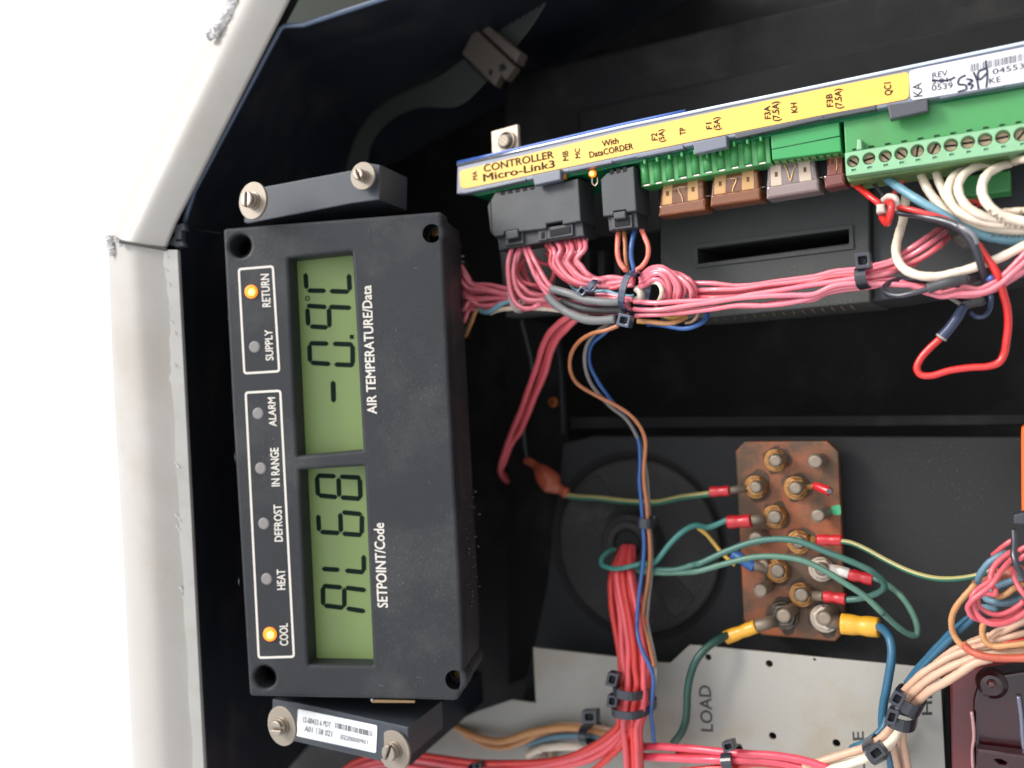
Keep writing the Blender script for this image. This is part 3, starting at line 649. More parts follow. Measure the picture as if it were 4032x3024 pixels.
def washer_screw(c, r, plane, label, ang, dark=False, hr=.42):
    t = thing('washer_screw', label, 'screw', plane.hit(c[0], c[1], 0), 'slotted screws on round washers')
    disc('washer', plane, c, r, 1.2, 1.2, washm, t, .25, n=48)
    disc('shank_collar', plane, c, r * hr * 1.1, 1.9, .8, steel, t, .2)
    hd = plane.hit(c[0], c[1], .0019); q = plane.to2(hd); k = plane.scale(c[0], c[1], .002) * r * hr
    d = Vector((math.cos(R(ang)), math.sin(R(ang)))); n_ = Vector((-d.y, d.x)); g = .13
    raw_plate('screw_head', plane, [circ(q[0], q[1], k, 32)], .0036, .0018, steel, t, .0004)
    for s in (1, -1):
        L = []
        for i in range(15):
            a = math.pi * i / 14; x = math.cos(a); y = g + math.sin(a) * (1 - g); v_ = Vector(q) + (d * x * .97 + n_ * y * s * .97) * k; L.append(tuple(v_))
        raw_plate('slot_half', plane, [L if s > 0 else L[::-1]], .0054, .0018, steel, t, .0006)
    return t
washer_screw(T8((535, 525))[0], 74, PWa, 'slotted screw on the big pale washer at the left end of the upper bracket', 88)
washer_screw(T8((1735, 255))[0], 55, Plane(1430, 690, .001, 22), 'slotted screw on the smaller washer at the right end of the upper bracket', 112)
washer_screw(T6((680, 1295))[0], 77, Plane(1107, 2860, .001, 32), 'slotted screw on the round washer left of the barcode sticker', 8)
washer_screw(T6((1655, 1510))[0], 79, Plane(1548, 2957, .001, 30), 'slotted screw on the round washer right of the barcode sticker', 70)
# ================================================================ CONTROLLER
ct = thing('controller_module', 'long circuit board housing with a yellow and white lettered front edge', 'controller', PL.hit(2800, 500, -.02))
bar_top = [(1801, 653), (2450, 502), (3232, 339), (4032, 172), (4300, 117)]
bar_bot = [(4300, 280), (4032, 330), (3579, 405), (3232, 470), (2450, 629), (1833, 762), (1797, 764)]
plate('front_bar', PL, bar_top + bar_bot, 0, 4, mat('bar_plastic', (118, 124, 138), .3, coat=.4, var=.06), ct, .5)
tray = mat('tray_black', (28, 29, 31), .45, var=.15)
plate('tray_top', PL, bar_top + [(4300, 150), (3232, 372), (2450, 535), (1801, 686)], -4.2, 30, tray, ct, .3)
plate('tray_end', PL, [(1800, 668), (1820, 664), (1824, 748), (1800, 756)], -4.2, 26, tray, ct, .3)
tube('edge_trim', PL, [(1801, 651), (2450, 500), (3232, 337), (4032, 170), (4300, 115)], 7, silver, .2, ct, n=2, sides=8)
blue_edge = mat('blue_film_edge', (60, 96, 170), .3, coat=.5)  # sky highlight painted blue along the bar's top edge; also colours a clip end
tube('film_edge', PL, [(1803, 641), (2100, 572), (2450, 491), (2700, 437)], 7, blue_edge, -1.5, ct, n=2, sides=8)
plate('circuit_board', PL, [(1845, 764), (2450, 634), (3232, 476), (4032, 336), (4300, 286), (4300, 303), (3232, 494), (2450, 652), (1880, 772)], -3.5, 34, pcb, ct, .1)
plate('name_strip', PL, [(1808, 672), (2450, 517), (3232, 350), (3580, 281), (3580, 389), (3232, 454), (2450, 613), (1833, 743), (1812, 738)], .35, .35, yellow, ct, .08, rnd=16)
pc = [(bl, body, inkm) for bl, body, inkm in (
  (U1((357, 850), (352, 757), (305, 853)), 'MA', ink), (U1((432, 768), (1190, 610), (424, 690)), 'CONTROLLER', ink),
  (U1((427, 868), (1200, 712), (420, 790)), 'Micro-Link3', ink), (U1((1350, 640), (1343, 535), (1290, 645)), 'MB', ink),
  (U1((1477, 612), (1470, 508), (1424, 617)), 'MC', ink), (U1((1720, 490), (1895, 452), (1712, 427)), 'With', ink),
  (U1((1582, 612), (2055, 514), (1573, 547)), 'DataCORDER', ink), (U2((385, 695), (375, 618), (322, 700)), 'F2', ink),
  (U2((460, 712), (450, 577), (400, 718)), '(5A)', ink), (U2((690, 635), (684, 557), (628, 642)), 'TP', ink),
  (U2((978, 572), (970, 503), (917, 578)), 'F1', ink), (U2((1065, 582), (1054, 444), (1000, 588)), '(5A)', ink),
  (U2((1617, 460), (1606, 322), (1552, 467)), 'F3A', ink), (U2((1714, 485), (1698, 274), (1642, 492)), '(7.5A)', ink),
  (U2((1908, 392), (1897, 287), (1842, 399)), 'KH', ink), (U3((132, 882), (122, 744), (65, 888)), 'F3B', ink),
  (U3((232, 903), (218, 687), (160, 908)), '(7.5A)', ink), (U3((772, 755), (760, 617), (697, 764)), 'QC1', ink))]
for bl, body, m_ in pc: text('printed_mark', body, PL, *bl, m_, .5, ct, bold=.022)
plate('white_label', PL, U3((960, 497), (1050, 470), (2212, 238), (2500, 180), (2500, 560), (2212, 612), (1000, 815), (975, 785)), .6, .25, whitel, ct, .05, rnd=10)
for body, a, m_, b_ in (('KA', U3((1108, 770), (1095, 622), (1008, 780)), ink, 0), ('REV.', U3((1215, 577), (1398, 540), (1212, 515)), ink, 0), ('5.01.', U3((1207, 642), (1425, 610), (1203, 590)), ink, 0),
                    ('0539', U3((1208, 713), (1437, 680), (1205, 650)), ink, 0), ('04553', U3((1872, 535), (2215, 466), (1868, 475)), ink, 0), ('KE', U3((1837, 637), (1962, 614), (1832, 575)), ink, 0)):
    text('printed_mark', body, PL, *a, mat('black_print', (50, 50, 56), .6), .72, ct, bold=.012)
random.seed(21); bars = []; x = 1620
while x < 2500:
    w_ = random.choice([6, 10, 16]); y0 = 425 - (x - 1620) * .21
    bars.append(U3((x, y0), (x + w_, y0 - 2), (x + w_ + 4, y0 + 80), (x + 4, y0 + 82))); x += w_ + random.choice([7, 11, 18])
multi('barcode', PL, bars, .7, .05, mat('barcode_print', (92, 94, 98), .6), ct)
for st in ([(1575, 540), (1505, 580), (1497, 640), (1570, 648), (1585, 690), (1490, 722)], [(1585, 582), (1650, 600), (1600, 640), (1655, 650), (1628, 692)], [(1662, 510), (1700, 600), (1715, 690)],
           [(1800, 465), (1715, 505), (1725, 590), (1805, 520)], [(1795, 380), (1812, 530), (1800, 672)], [(1210, 592), (1300, 602), (1400, 590), (1460, 562)]):
    tube('pen_stroke', PL, U3(*st), 3.6, inkb, .78, ct, sides=6)
tabm = mat('tab_plastic', (96, 100, 112), .35, coat=.3, var=.08); tabd = mat('dark_tab_plastic', (58, 60, 66), .4, coat=.2, var=.1, dirt=(90, 90, 92), dirt_amt=.3)
plate('clip_tab', PL, U1((955, 800), (1262, 735), (1262, 850), (975, 915)), 2.2, 3.5, tabm, ct, .5)
plate('clip_tab', PL, U2((765, 722), (1135, 640), (1140, 770), (790, 850)), 2.2, 3.5, tabm, ct, .5)
plate('clip_tab', PL, U3((720, 862), (1165, 800), (1172, 930), (752, 1025)), 2.2, 3.5, tabd, ct, .5)
for c_, pts, m_ in ((U1, ((460, 925), (885, 832), (885, 858), (475, 950)), tabm), (U1, ((1350, 735), (1822, 640), (1825, 668), (1365, 762)), tabm), (U2, ((150, 868), (660, 745), (668, 790), (160, 890)), tabm),
                (U2, ((1228, 625), (1560, 560), (2212, 425), (2212, 460), (1235, 680)), tabd), (U3, ((0, 975), (600, 865), (600, 915), (0, 1030)), tabd), (U3, ((1290, 770), (1990, 640), (1990, 668), (1300, 800)), tabm)):
    plate('bar_lip', PL, c_(*pts), .6, 3, m_, ct, .3)
# base casing under the board
cm = mat('casing_plastic', (46, 49, 47), .6, dust=.35, var=.08, vs_=30, bump=.12, dirt=(80, 74, 66), dirt_amt=.25, dirt_scale=20)
plate('base_casing', PL, [(2595, 690), (3420, 560), (3428, 1190), (2800, 1250), (2600, 1262)], -34, 40, cm, ct, .8,
      holes=[[(2742, 981), (3341, 902), (3342, 957), (2744, 1037)]])
outline('slot_rim', PL, [(2732, 964), (3358, 883), (3361, 979), (2735, 1056)], 14, -33.2, cm, ct, 3)
plate('casing_right', PL, [(3423, 540), (4300, 400), (4300, 1050), (3500, 1180), (3431, 1188)], -38, 36, mat('casing_dark', (40, 42, 43), .6, bump=.12), ct, 1.2)
plate('casing_foot', PL, U4((735, 235), (1340, 150), (1352, 900), (1300, 925), (800, 962)), -30, 12, mat('foot_plastic', (66, 66, 68), .5, var=.1, dirt=(90, 84, 76), dirt_amt=.3), ct, .8)
for x0 in (1500, 1640, 1800, 1980):
    plate('cooling_rib', PL, U4((x0, 250), (x0 + 70, 240), (x0 + 80, 870), (x0 + 10, 880)), -42, 20, mat('rib_plastic', (44, 44, 46), .55), ct, .5)
plate('rib_backing', PL, U4((1350, 130), (2480, 30), (2480, 850), (1352, 900)), -52, 4, blackm, ct, .3)
for k in range(15):
    x = 2790 + k * 39; y = 1228 - k * 3
    tube('vent_rib', PL, [(x, y, -36), (x + 30, y + 32, -44)], 5, mat('vent_rib_m', (104, 92, 76), .6), -36, ct, sides=6, n=2)
# connectors (housing, plug, latches)
hm = mat('connector_grey', (52, 55, 58), .5, dust=.15, var=.06, bump=.2, bs=1500)
def connector(label, house, plug, latches, crop):
    t = thing('wire_connector', label, 'connector', PL.hit(*crop(house[0])[0][:2], -.005), 'black plug connectors below the yellow strip')
    plate('housing', PL, crop(*house), -2.5, 14, hm, t, .5)
    plate('plug', PL, crop(*plug), -5, 11, mat('plug_plastic', (44, 46, 49), .5, bump=.15), t, .5)
    for (x0, y0, x1, y1, sl) in latches:
        p = crop((x0, y0), (x1, y0 - sl), (x1 + 5, y1 - sl), (x0 + 5, y1)); plate('latch_frame', PL, p, -3.9, 3, hm, t, .3)
        ins = crop((x0 + 35, y0 + 30), (x1 - 28, y0 - sl + 30), (x1 - 26, y1 - sl - 28), (x0 + 38, y1 - 30)); plate('latch_opening', PL, ins, -3.5, .5, deep, t, .05)
    return t
c1 = connector('wide double black connector with pink wires under the left end of the yellow strip',
   [(500, 1080), (555, 985), (1300, 870), (1455, 835), (1485, 1300), (1285, 1340), (1280, 1302), (1108, 1332), (1108, 1385), (800, 1420), (795, 1392), (650, 1418), (645, 1455), (545, 1475), (520, 1440)],
   [(570, 1465), (1500, 1305), (1522, 1462), (1280, 1500), (1010, 1545), (700, 1600), (592, 1625)],
   [(655, 1420, 855, 1570, 30), (1015, 1400, 1110, 1520, 15), (1110, 1370, 1395, 1500, 45)], U1)
plate('latch_tongue', PL, U1((655, 1412), (798, 1385), (803, 1480), (672, 1505)), -1.8, 4, hm, c1, .6)
plate('side_flange', PL, U1((470, 1140), (500, 1080), (520, 1440), (500, 1420)), -5, 10, hm, c1, .3)
c2 = connector('narrow black four wire connector beside the amber light',
   [(1700, 850), (1765, 780), (2060, 700), (2090, 1190), (1978, 1205), (1975, 1180), (1845, 1195), (1835, 1240), (1725, 1252)],
   [(1775, 1240), (2090, 1195), (2112, 1370), (1790, 1412)], [(1815, 1255, 2040, 1395, 25)], U1)
plate('latch_tongue', PL, U1((1832, 1205), (1970, 1185), (1972, 1270), (1838, 1285)), -1.8, 4, hm, c2, .6)
for k, x in enumerate((610, 690, 770, 850, 930)):
    plate('contact_slot', PL, U1((x, 985 - (x - 610) * .18), (x + 45, 977 - (x - 610) * .18), (x + 48, 1010 - (x - 610) * .18), (x + 3, 1018 - (x - 610) * .18)), -2.3, .5, deep, c1, .05)
for x in (1800, 1870, 1940): plate('contact_slot', PL, U1((x, 745 - (x - 1800) * .2), (x + 40, 738 - (x - 1800) * .2), (x + 42, 785 - (x - 1800) * .2), (x + 3, 795 - (x - 1800) * .2)), -2.3, .5, deep, c2, .05)
al = thing('board_led', 'lit amber light on the circuit board between the two black connectors', 'light', PL.hit(2327, 680, -.002))
disc('lens', PL, U1((1597, 778))[0], 15, -1.5, 2.5, ledA, al, 1.1)
disc('glowing_core', PL, U1((1600, 782))[0], 9, -1.0, .8, ledC, al, .35)
tube('wire_leg', PL, U1((1610, 830), (1612, 890), (1640, 915), (1665, 890), (1665, 820)), 3, steel, -4, al, sides=8)
disc('amber_part', PL, U1((1290, 800))[0], 13, -3, 3, mat('amber_part_m', (150, 90, 20), .3, emit=(220, 120, 20), es=.25), al, 1)
# green fuse block: box with ten rounded columns
fb = thing('test_point_block', 'green block of ten rounded columns hanging under the yellow strip', 'terminal block', PL.hit(2700, 650, -.004))
plate('block_body', PL, U2((185, 945), (850, 800), (1600, 640), (1622, 945), (900, 1085), (205, 1208)), -6, 9, green, fb, .5)
cols = [(240, 925, 265, 1190), (375, 900, 395, 1165), (508, 872, 530, 1138), (645, 845, 665, 1110), (785, 822, 808, 1083), (920, 860, 940, 1052), (1065, 830, 1085, 1028), (1215, 732, 1230, 1000), (1360, 705, 1378, 977), (1505, 675, 1525, 950)]
for (x0, y0, x1, y1) in cols:
    c_ = tube('column', PL, U2((x0, y0), (x1 - 2, y1 - 12)), 18.5, green, -6.5, fb, n=2, sides=20)
    plate('slot_mark', PL, U2((x1 - 32, y1 - 6), (x1 + 32, y1 - 18), (x1 + 34, y1 - 2), (x1 - 30, y1 + 8)), -2.0, .8, white_ink, c_, .1)
    plate('column_notch', PL, U2((x0 - 15, y0 - 22), (x0 + 12, y0 - 26), (x0 + 16, y0 + 28), (x0 - 12, y0 + 30)), -1.0, 2, green, c_, .3)
gb = thing('green_block', 'plain bright green rectangular block between the columns and the screw terminals', 'terminal block', PL.hit(3160, 550, -.004))
plate('block_face', PL, [(3033, 532), (3304, 478), (3313, 596), (3041, 630)], -3, 10, greenh, gb, .4)
tube('score_line', PL, [(3036, 588), (3309, 535)], 2, mat('green_score', (20, 90, 50), .5), -2.9, gb, sides=6, n=2)
for k in range(9):
    x = 3050 + k * 29; y = 636 - k * 3.8
    plate('tooth', PL, [(x, y - 8), (x + 17, y - 11), (x + 17, y + 3), (x, y + 6)], -5, 4, greend, gb, .2)
# screw terminal block
tk = thing('screw_terminal_block', 'long green screw terminal block with a row of slotted screws and wires below', 'terminal block', PL.hit(3600, 550, -.004))
plate('header', PL, [U3((245, 1040))[0], U3((2212, 655))[0], (4400, 245), (4400, 470), U3((2212, 1075))[0], U3((265, 1395))[0]], -3.5, 12, green, tk, .5)
plate('terminal_face', PL, [U3((260, 1388))[0], U3((2212, 1066))[0], (4400, 405), (4400, 515), U3((2212, 1352))[0], U3((275, 1640))[0]], 3, 14, greenl, tk, .15,
      holes=[U3((x, y))[0] + (r,) for x, y, r in [(350, 1478, 23.5), (523, 1448, 24), (700, 1422, 24.5), (873, 1393, 25), (1050, 1363, 25), (1232, 1335, 25.5), (1415, 1302, 26), (1600, 1272, 26), (1788, 1243, 26.5), (1980, 1212, 27), (2185, 1183, 28), (2390, 1150, 28)]])
plate('terminal_base', PL, [U3((272, 1560))[0], U3((2212, 1280))[0], (4400, 490), (4400, 545), U3((2212, 1425))[0], U6((2212, -5))[0], U6((1300, 165))[0], U6((300, 320))[0], U3((280, 1660))[0]], -1, 16, greend, tk, .5)
random.seed(31); angs = [-30, 18, -38, -35, 80, 60, 5, 8, 8, 12, 50, 20]
for i, (x, y) in enumerate([(350, 1478), (523, 1448), (700, 1422), (873, 1393), (1050, 1363), (1232, 1335), (1415, 1302), (1600, 1272), (1788, 1243), (1980, 1212), (2185, 1183), (2390, 1150)]):
    c = U3((x, y + 8))[0]; r = 21.5 + i * .4
    s_ = disc('terminal_screw', PL, c, r, .2, 3, mat('worn_screw', (186, 160, 132), .45, metal=.45, var=.25, vs_=500, dirt=(90, 72, 56), dirt_amt=.8, dirt_scale=420, bump=.4), tk, .4)
    d = Vector((math.cos(R(angs[i])), -math.sin(R(angs[i])))); n_ = Vector((-d.y, d.x)); c = Vector(c)
    plate('screw_slot', PL, [tuple(c + d * r * .9 + n_ * 4), tuple(c - d * r * .9 + n_ * 4), tuple(c - d * r * .9 - n_ * 4), tuple(c + d * r * .9 - n_ * 4)], .32, .3, deep, s_, .03)
    xx, yy = x + 5 + i * .3, y + 97 + i * 1.0
    plate('test_slot_rim', PL, U3((xx - 38, yy - 14), (xx + 32, yy - 27), (xx + 34, yy + 8), (xx - 36, yy + 21)), 3.08, .3, mat('slot_rim_green', (150, 196, 156), .4), tk, .03)
    plate('test_slot', PL, U3((xx - 30, yy - 10), (xx + 24, yy - 20), (xx + 26, yy + 2), (xx - 28, yy + 14)), 3.2, .3, mat('slot_green', (22, 84, 56), .5), tk, .03)
plate('key_peg', PL, U3((395, 1240), (440, 1235), (450, 1350), (385, 1360)), 1, 5, greenl, tk, .4)
for x in range(340, 2250, 178): plate('pin_gap', PL, U3((x, 1344 - (x - 340) * .166), (x + 60, 1334 - (x - 340) * .166), (x + 55, 1349 - (x - 340) * .166), (x + 2, 1360 - (x - 340) * .166)), -3.2, .3, deep, tk, .03)
lw = plate('lower_header', PL, U6((1320, 300), (1600, 250), (2058, 190), (2062, 420), (1640, 475), (1360, 440)), -22, 10, green, None, .5, label='green rectangular header half hidden behind the curved white wires', cat='terminal block')
# blade fuses
def fuse(label, body, cap, b1_, b2_, fil, mt, bm_, crop):
    t = thing('blade_fuse', label, 'fuse', PL.hit(*crop(body[0])[0][:2], -.01), 'blade fuses under the green block')
    plate('body', PL, crop(*body), -11, 6, mt, t, .8, rnd=4)
    plate('base_ridge', PL, crop(*cap), -9.5, 9, mt, t, .9, rnd=5)
    for b_ in (b1_, b2_):
        p = plate('blade', PL, crop(*b_), -10.8, 1, bm_, t, .2)
        cx = sum(q[0] for q in b_) / 4; cy = sum(q[1] for q in b_) / 4 - 25
        plate('blade_hole', PL, crop((cx - 16, cy - 25), (cx + 14, cy - 28), (cx + 16, cy + 22), (cx - 14, cy + 26)), -10.7, .2, mat('fuse_shadow', (92, 54, 26), .6), p, .02)
    tube('fuse_link', PL, crop(*fil), 2.5, mat('fuse_link_m', (224, 186, 130), .3, metal=.4), -10.7, t, sides=6)
fuse('tan blade fuse, leftmost of the row, under the green columns', [(430, 1185), (880, 1105), (892, 1360), (395, 1440)], [(400, 1405), (905, 1320), (905, 1460), (388, 1530)],
     [(445, 1190), (548, 1172), (545, 1415), (430, 1435)], [(710, 1142), (825, 1120), (832, 1370), (712, 1395)], [(690, 1205), (610, 1215), (655, 1330), (650, 1390), (590, 1392)], fuse_o, blade, U2)
fuse('tan blade fuse under the right half of the green columns', [(985, 1085), (1470, 1010), (1495, 1240), (960, 1330)], [(962, 1290), (1500, 1205), (1502, 1345), (952, 1425)],
     [(1005, 1085), (1130, 1060), (1128, 1310), (1000, 1330)], [(1300, 1040), (1430, 1020), (1440, 1255), (1302, 1280)], [(1170, 1115), (1240, 1118), (1205, 1230), (1210, 1285), (1265, 1280)], fuse_o, blade, U2)
fuse('clear pinkish blade fuse with pale blades under the bright green block', [(1580, 960), (2085, 880), (2130, 1130), (1568, 1240)], [(1568, 1200), (2135, 1110), (2143, 1245), (1565, 1338)],
     [(1610, 965), (1730, 945), (1742, 1225), (1622, 1245)], [(1910, 920), (2040, 895), (2068, 1165), (1935, 1190)], [(1760, 960), (1800, 1040), (1830, 1140), (1860, 1030), (1890, 960)], fuse_p, blade2, U2)
fuse('dark red blade fuse beside the left end of the screw terminals', [(60, -10), (235, -30), (250, 250), (60, 300)], [(25, 250), (255, 215), (265, 350), (40, 395)],
     [(85, 20), (165, 10), (168, 240), (88, 250)], [(180, 5), (230, 0), (235, 230), (182, 238)], [(170, 60), (175, 120), (172, 200)], fuse_r, mat('dark_blade', (140, 74, 60), .4), U6)
fb2 = thing('fuse_carrier', 'black fuse carrier strip behind the row of blade fuses', 'fuse holder', PL.hit(2900, 720, -.02))
plate('carrier_strip', PL, [(2590, 740), (3300, 610), (3310, 700), (2600, 850)], -18, 8, tray, fb2, .5)
for a in ((872, 1315, 965, 1300), (1480, 1215, 1565, 1203), (2110, 1112, 2205, 1095)): tube('pin', PL, U2(a[:2], a[2:]), 3.5, steel, -14, fb2, n=2, sides=8)
# zinc clamp with screw above the strip
zb = thing('clamp_bracket', 'square dusty zinc clamp plate with a slotted screw above the yellow strip', 'clamp', PL.hit(1990, 550, -.01))
plate('clamp_plate', PL, U1((508, 325), (795, 245), (808, 535), (700, 640), (520, 640)), -9, 2, beigeb, zb, .3, rnd=4)
disc('cup', PL, U1((665, 425))[0], 40, -7.6, 1.6, beigeb, zb, .3, hole=33)
disc('cup_floor', PL, U1((668, 428))[0], 33, -8.6, .4, mat('dark_cup', (86, 80, 74), .5), zb, .05)
disc('screw_head', PL, U1((640, 425))[0], 25, -5.5, 3, mat('dusty_screw', (150, 138, 124), .5, metal=.2), zb, .6)
tube('slot_burr', PL, U1((600, 385), (650, 425), (690, 460)), 4.5, mat('slot_burr_m', (190, 176, 156), .4), -5.3, zb, sides=6)
# ================================================================ COPPER BAR
cb = thing('earth_bar', 'tarnished copper earth bar with rows of brass nuts and studs on the dark plate', 'bus bar', PL.hit(3100, 2100, -.07))
plate('bar', PL, [(2895, 1776), (2931, 1738), (3256, 1736), (3300, 1778), (3325, 2407), (3322, 2491), (3289, 2527), (3000, 2501), (2927, 2444)], -68, 4, copper, cb, .6)
plate('verdigris_patch', PL, V2((1450, 810), (1545, 790), (1555, 905), (1490, 915), (1430, 870)), -67.8, .5, mat('verdigris', (76, 168, 122), .8, var=.3, vs_=300), cb, .1, rnd=10)
def grime(p, r, seed):
    random.seed(seed); L = []
    for i in range(16):
        a = i * math.pi / 8; q = r * random.uniform(.95, 1.5); L.append((p[0] + q * math.cos(a) + r * .12, p[1] + q * math.sin(a) - r * .1))
    plate('grime_stain', PL, L, -67.93, .3, mat('bar_grime', (70, 56, 44), .7, var=.4, vs_=200, dirt=(120, 76, 50), dirt_amt=.6, dirt_scale=160), cb, .02, rnd=12)
def stud(c, crop, nut=None, r=44, rs=24, h=9, dx=-14, dy=12):
    p = crop(c)[0]
    if nut: grime(p, r * 1.15, int(p[0]))
    s_ = disc('terminal_stud', PL, p, rs, -68 + h, h, studm, cb, .9, n=24, label='threaded stud with nut' if nut else 'bare threaded stud')
    tube('thread', PL, [(p[0], p[1], -60), (p[0] - 1, p[1] + 1, -60 + h * .01)], 1, studm, -60, s_, n=2) if False else None
    tk_ = 5 if nut else 6
    for q_ in range(tk_): disc('thread_ring', PL, p, rs * 1.05, -68 + h - 1.0 - q_ * 1.1, .5, studm, s_, .2, n=20)
    if nut:
        disc('washer', PL, p, r * 1.12, -65.4, 1.6, nut, s_, .4, hole=rs * 1.02, n=36)
        disc('nut', PL, p, r, -61.6, 3.8, nut, s_, .8, hole=rs * 1.02, n=6, a0=random.random())
for c, crop, nt_, r, rs, h in (((835, 315), V2, brass, 40, 24, 12), ((1270, 325), V2, None, 0, 27, 11), ((620, 605), V2, brass, 41, 23, 12), ((1055, 615), V2, brass, 42, 24, 12),
        ((828, 930), V2, brass, 42, 26, 9), ((1300, 915), V2, None, 0, 25, 14), ((625, 1170), V2, None, 0, 26, 11), ((1090, 1205), V2, brass, 42, 24, 9),
        ((858, 412), V3, brass, 42, 26, 9), ((1335, 395), V3, beigeb, 44, 24, 10), ((1118, 672), V3, brass, 43, 26, 10), ((672, 625), V3, None, 0, 26, 14), ((700, 350), V3, None, 0, 22, 7),
        ((928, 900), V3, darknut, 50, 27, 15), ((1370, 930), V3, beigeb, 50, 27, 15)):
    stud(c, crop, nt_, r, rs, h)
# grey ribbon cable with its beige connector
rb = thing('ribbon_cable', 'flat grey ribbon cable curving down from the top behind the upper bracket', 'cable', PL.hit(1700, 200, -.07))
def ribbon(name, A, B, offA, n):
    pa, pb = T2(*A), T2(*B)
    verts, faces = [], []
    for k in range(n):
        s = k / (n - 1); pts = [(a[0] + (b[0] - a[0]) * s, a[1] + (b[1] - a[1]) * s, a[2] if len(a) > 2 else offA) for a, b in zip(pa, pb)]
        C = spline(path(PL, pts, offA), 8); wd = [((Vector(a[:2]) - Vector(b[:2])).length / (n - 1)) * .44 for a, b in zip(pa, pb)]
        WR = spline([Vector((w_, 0, 0)) for w_ in wd], 8)
        v_, f__, _ = tube_geo(C, [max(w_.x, .8) * (D - c.z) / S for w_, c in zip(WR, C)], 8)
        b0 = len(verts); verts += v_; faces += [tuple(b0 + i for i in f) for f in f__]
    mesh_world(name, verts, faces, ribm, rb, smooth=True)
ribbon('lower_ribbon', [(365, 1490), (420, 1280), (520, 1080), (680, 920), (900, 800), (1150, 700), (1400, 520)], [(540, 1440), (560, 1290), (640, 1140), (790, 1010), (1000, 930), (1350, 905), (1500, 820), (1600, 690)][:6] + [(1590, 690)], -66, 11)
ribbon('upper_ribbon', [(1600, 260), (1680, 130), (1760, 0), (1850, -140)], [(1830, 400), (1970, 220), (2105, 0), (2190, -140)], -70, 11)
plate('connector_body', PL, T2((1475, 240), (1830, 580), (1745, 695), (1700, 650), (1650, 745), (1590, 690), (1365, 465)), -58, 6, idcm, rb, .8)
plate('connector_cap', PL, T2((1500, 235), (1600, 225), (1875, 450), (1835, 545)), -60, 8, mat('connector_shade', (88, 78, 72), .5), rb, .8)  # cap slightly lighter than the connector body
plate('polarity_notch', PL, T2((1690, 570), (1735, 545), (1760, 600), (1700, 625)), -57.8, .5, deep, rb, .05)
plate('polarity_notch', PL, T2((1605, 600), (1640, 610), (1620, 665), (1600, 640)), -57.8, .5, deep, rb, .05)
# ================================================================ WIRES (each one a thing)
random.seed(77)
def wire(label, m, crop, pts, r, off, group=None, name='wire', jit=.42, **kw):
    return tube(name, PL, crop(*pts), r * crop.k, m, off, None, jit=jit, label=label, cat='wire', group=group, **kw)
def lug_wire(label, m, crop, pts, r, off, sleeve, sr, sm, barrel=None, br_=20, group=None, ring=None, scrop=None, soff=None, bm_=None):
    """wire with a crimped terminal: sleeve and barrel are photo segments"""
    P = crop(*pts); scrop = scrop or crop
    t = thing('earth_wire', label, 'wire', PL.hit(P[0][0], P[0][1], off / 1000), group)
    tube('insulation', PL, P, r * crop.k, m, off, t)
    s0, s1 = scrop(*sleeve); so = soff if soff is not None else off
    L = Vector(s1[:2]) - Vector(s0[:2]); mid = lambda f: (s0[0] + L.x * f, s0[1] + L.y * f)
    rr = sr * scrop.k
    tube('crimp_sleeve', PL, [mid(0) + (so,), mid(.28) + (so,), mid(.5) + (so,), mid(.72) + (so,), mid(1) + (so,)], rr, sm, so, t, n=4, sides=18, radii=[rr, rr, rr * .9, rr, rr * .96])
    if barrel:
        b0, b1 = scrop(*barrel)
        tube('ring_terminal', PL, [b0 + (so,), ((b0[0] + b1[0]) / 2, (b0[1] + b1[1]) / 2, so - 1), b1 + (-64,)], br_, bm_ or studm, so, t, sides=14)
    return t
GP = 'pink wires leaving the display for the main loom'
# fan of pink wires leaving the socket on the display's flank
fan = [((245, 358), (315, 385), (395, 500), (450, 590), (620, 610), (830, 665)), ((300, 420), (350, 500), (420, 600), (560, 640), (830, 705)),
       ((300, 495), (345, 580), (400, 640), (580, 665), (830, 715)), ((300, 570), (350, 640), (430, 690), (600, 700), (830, 738)),
       ((300, 640), (360, 700), (450, 745), (620, 742), (840, 755)), ((300, 715), (370, 760), (460, 790), (640, 775), (850, 775)),
       ((305, 790), (370, 800), (440, 812), (640, 815), (850, 755)), ((308, 860), (370, 840), (450, 830), (640, 838), (860, 800)),
       ((310, 930), (370, 880), (430, 800), (520, 845), (680, 855), (870, 830)), ((312, 1000), (370, 940), (410, 850), (500, 858), (700, 870), (880, 845)),
       ((318, 1060), (375, 980), (420, 880), (520, 880), (700, 880), (900, 850))]
random.seed(3)
for i, f in enumerate(fan):
    o0 = -14 + i * .1; cont = [(1000 + random.uniform(-10, 10), f[-1][1] + random.uniform(-5, 25)), (1250, 760 + i * 9), (1420, 790 + i * 9), (1800, 830 + i * 8), (2150, 820 + i * 8)]
    P = [f[0] + (-21,)] + [q + (-15 + (i % 3) * 1.6,) for q in f[1:-1]] + [f[-1] + (-11,)] + [c + (-12 + (i % 3) * 1.5,) for c in cont]
    wire('pink wire of the fan running from the display socket into the main loom', wpink, U4, P, 25, -12, GP)
wire('grey wire at the lower end of the fan on the display socket', wgrey, U4, [(335, 1130, -21), (385, 1050, -17), (440, 930, -14), (480, 840, -13), (620, 830, -14), (860, 850, -14)], 21, -14)
wire('tan wire, lowest of the fan on the display socket', wtan, U4, [(330, 1195, -21), (385, 1160, -17), (440, 1030, -13), (500, 890, -12), (620, 900, -13), (860, 870, -13)], 21, -14)
wire('light blue wire dipping below the pink fan beside the display', wlblue, U4, [(500, 860, -14), (545, 915, -10), (620, 915, -8), (720, 850, -8), (860, 800, -10), (1000, 790, -11), (1300, 780, -13)], 26, -9)
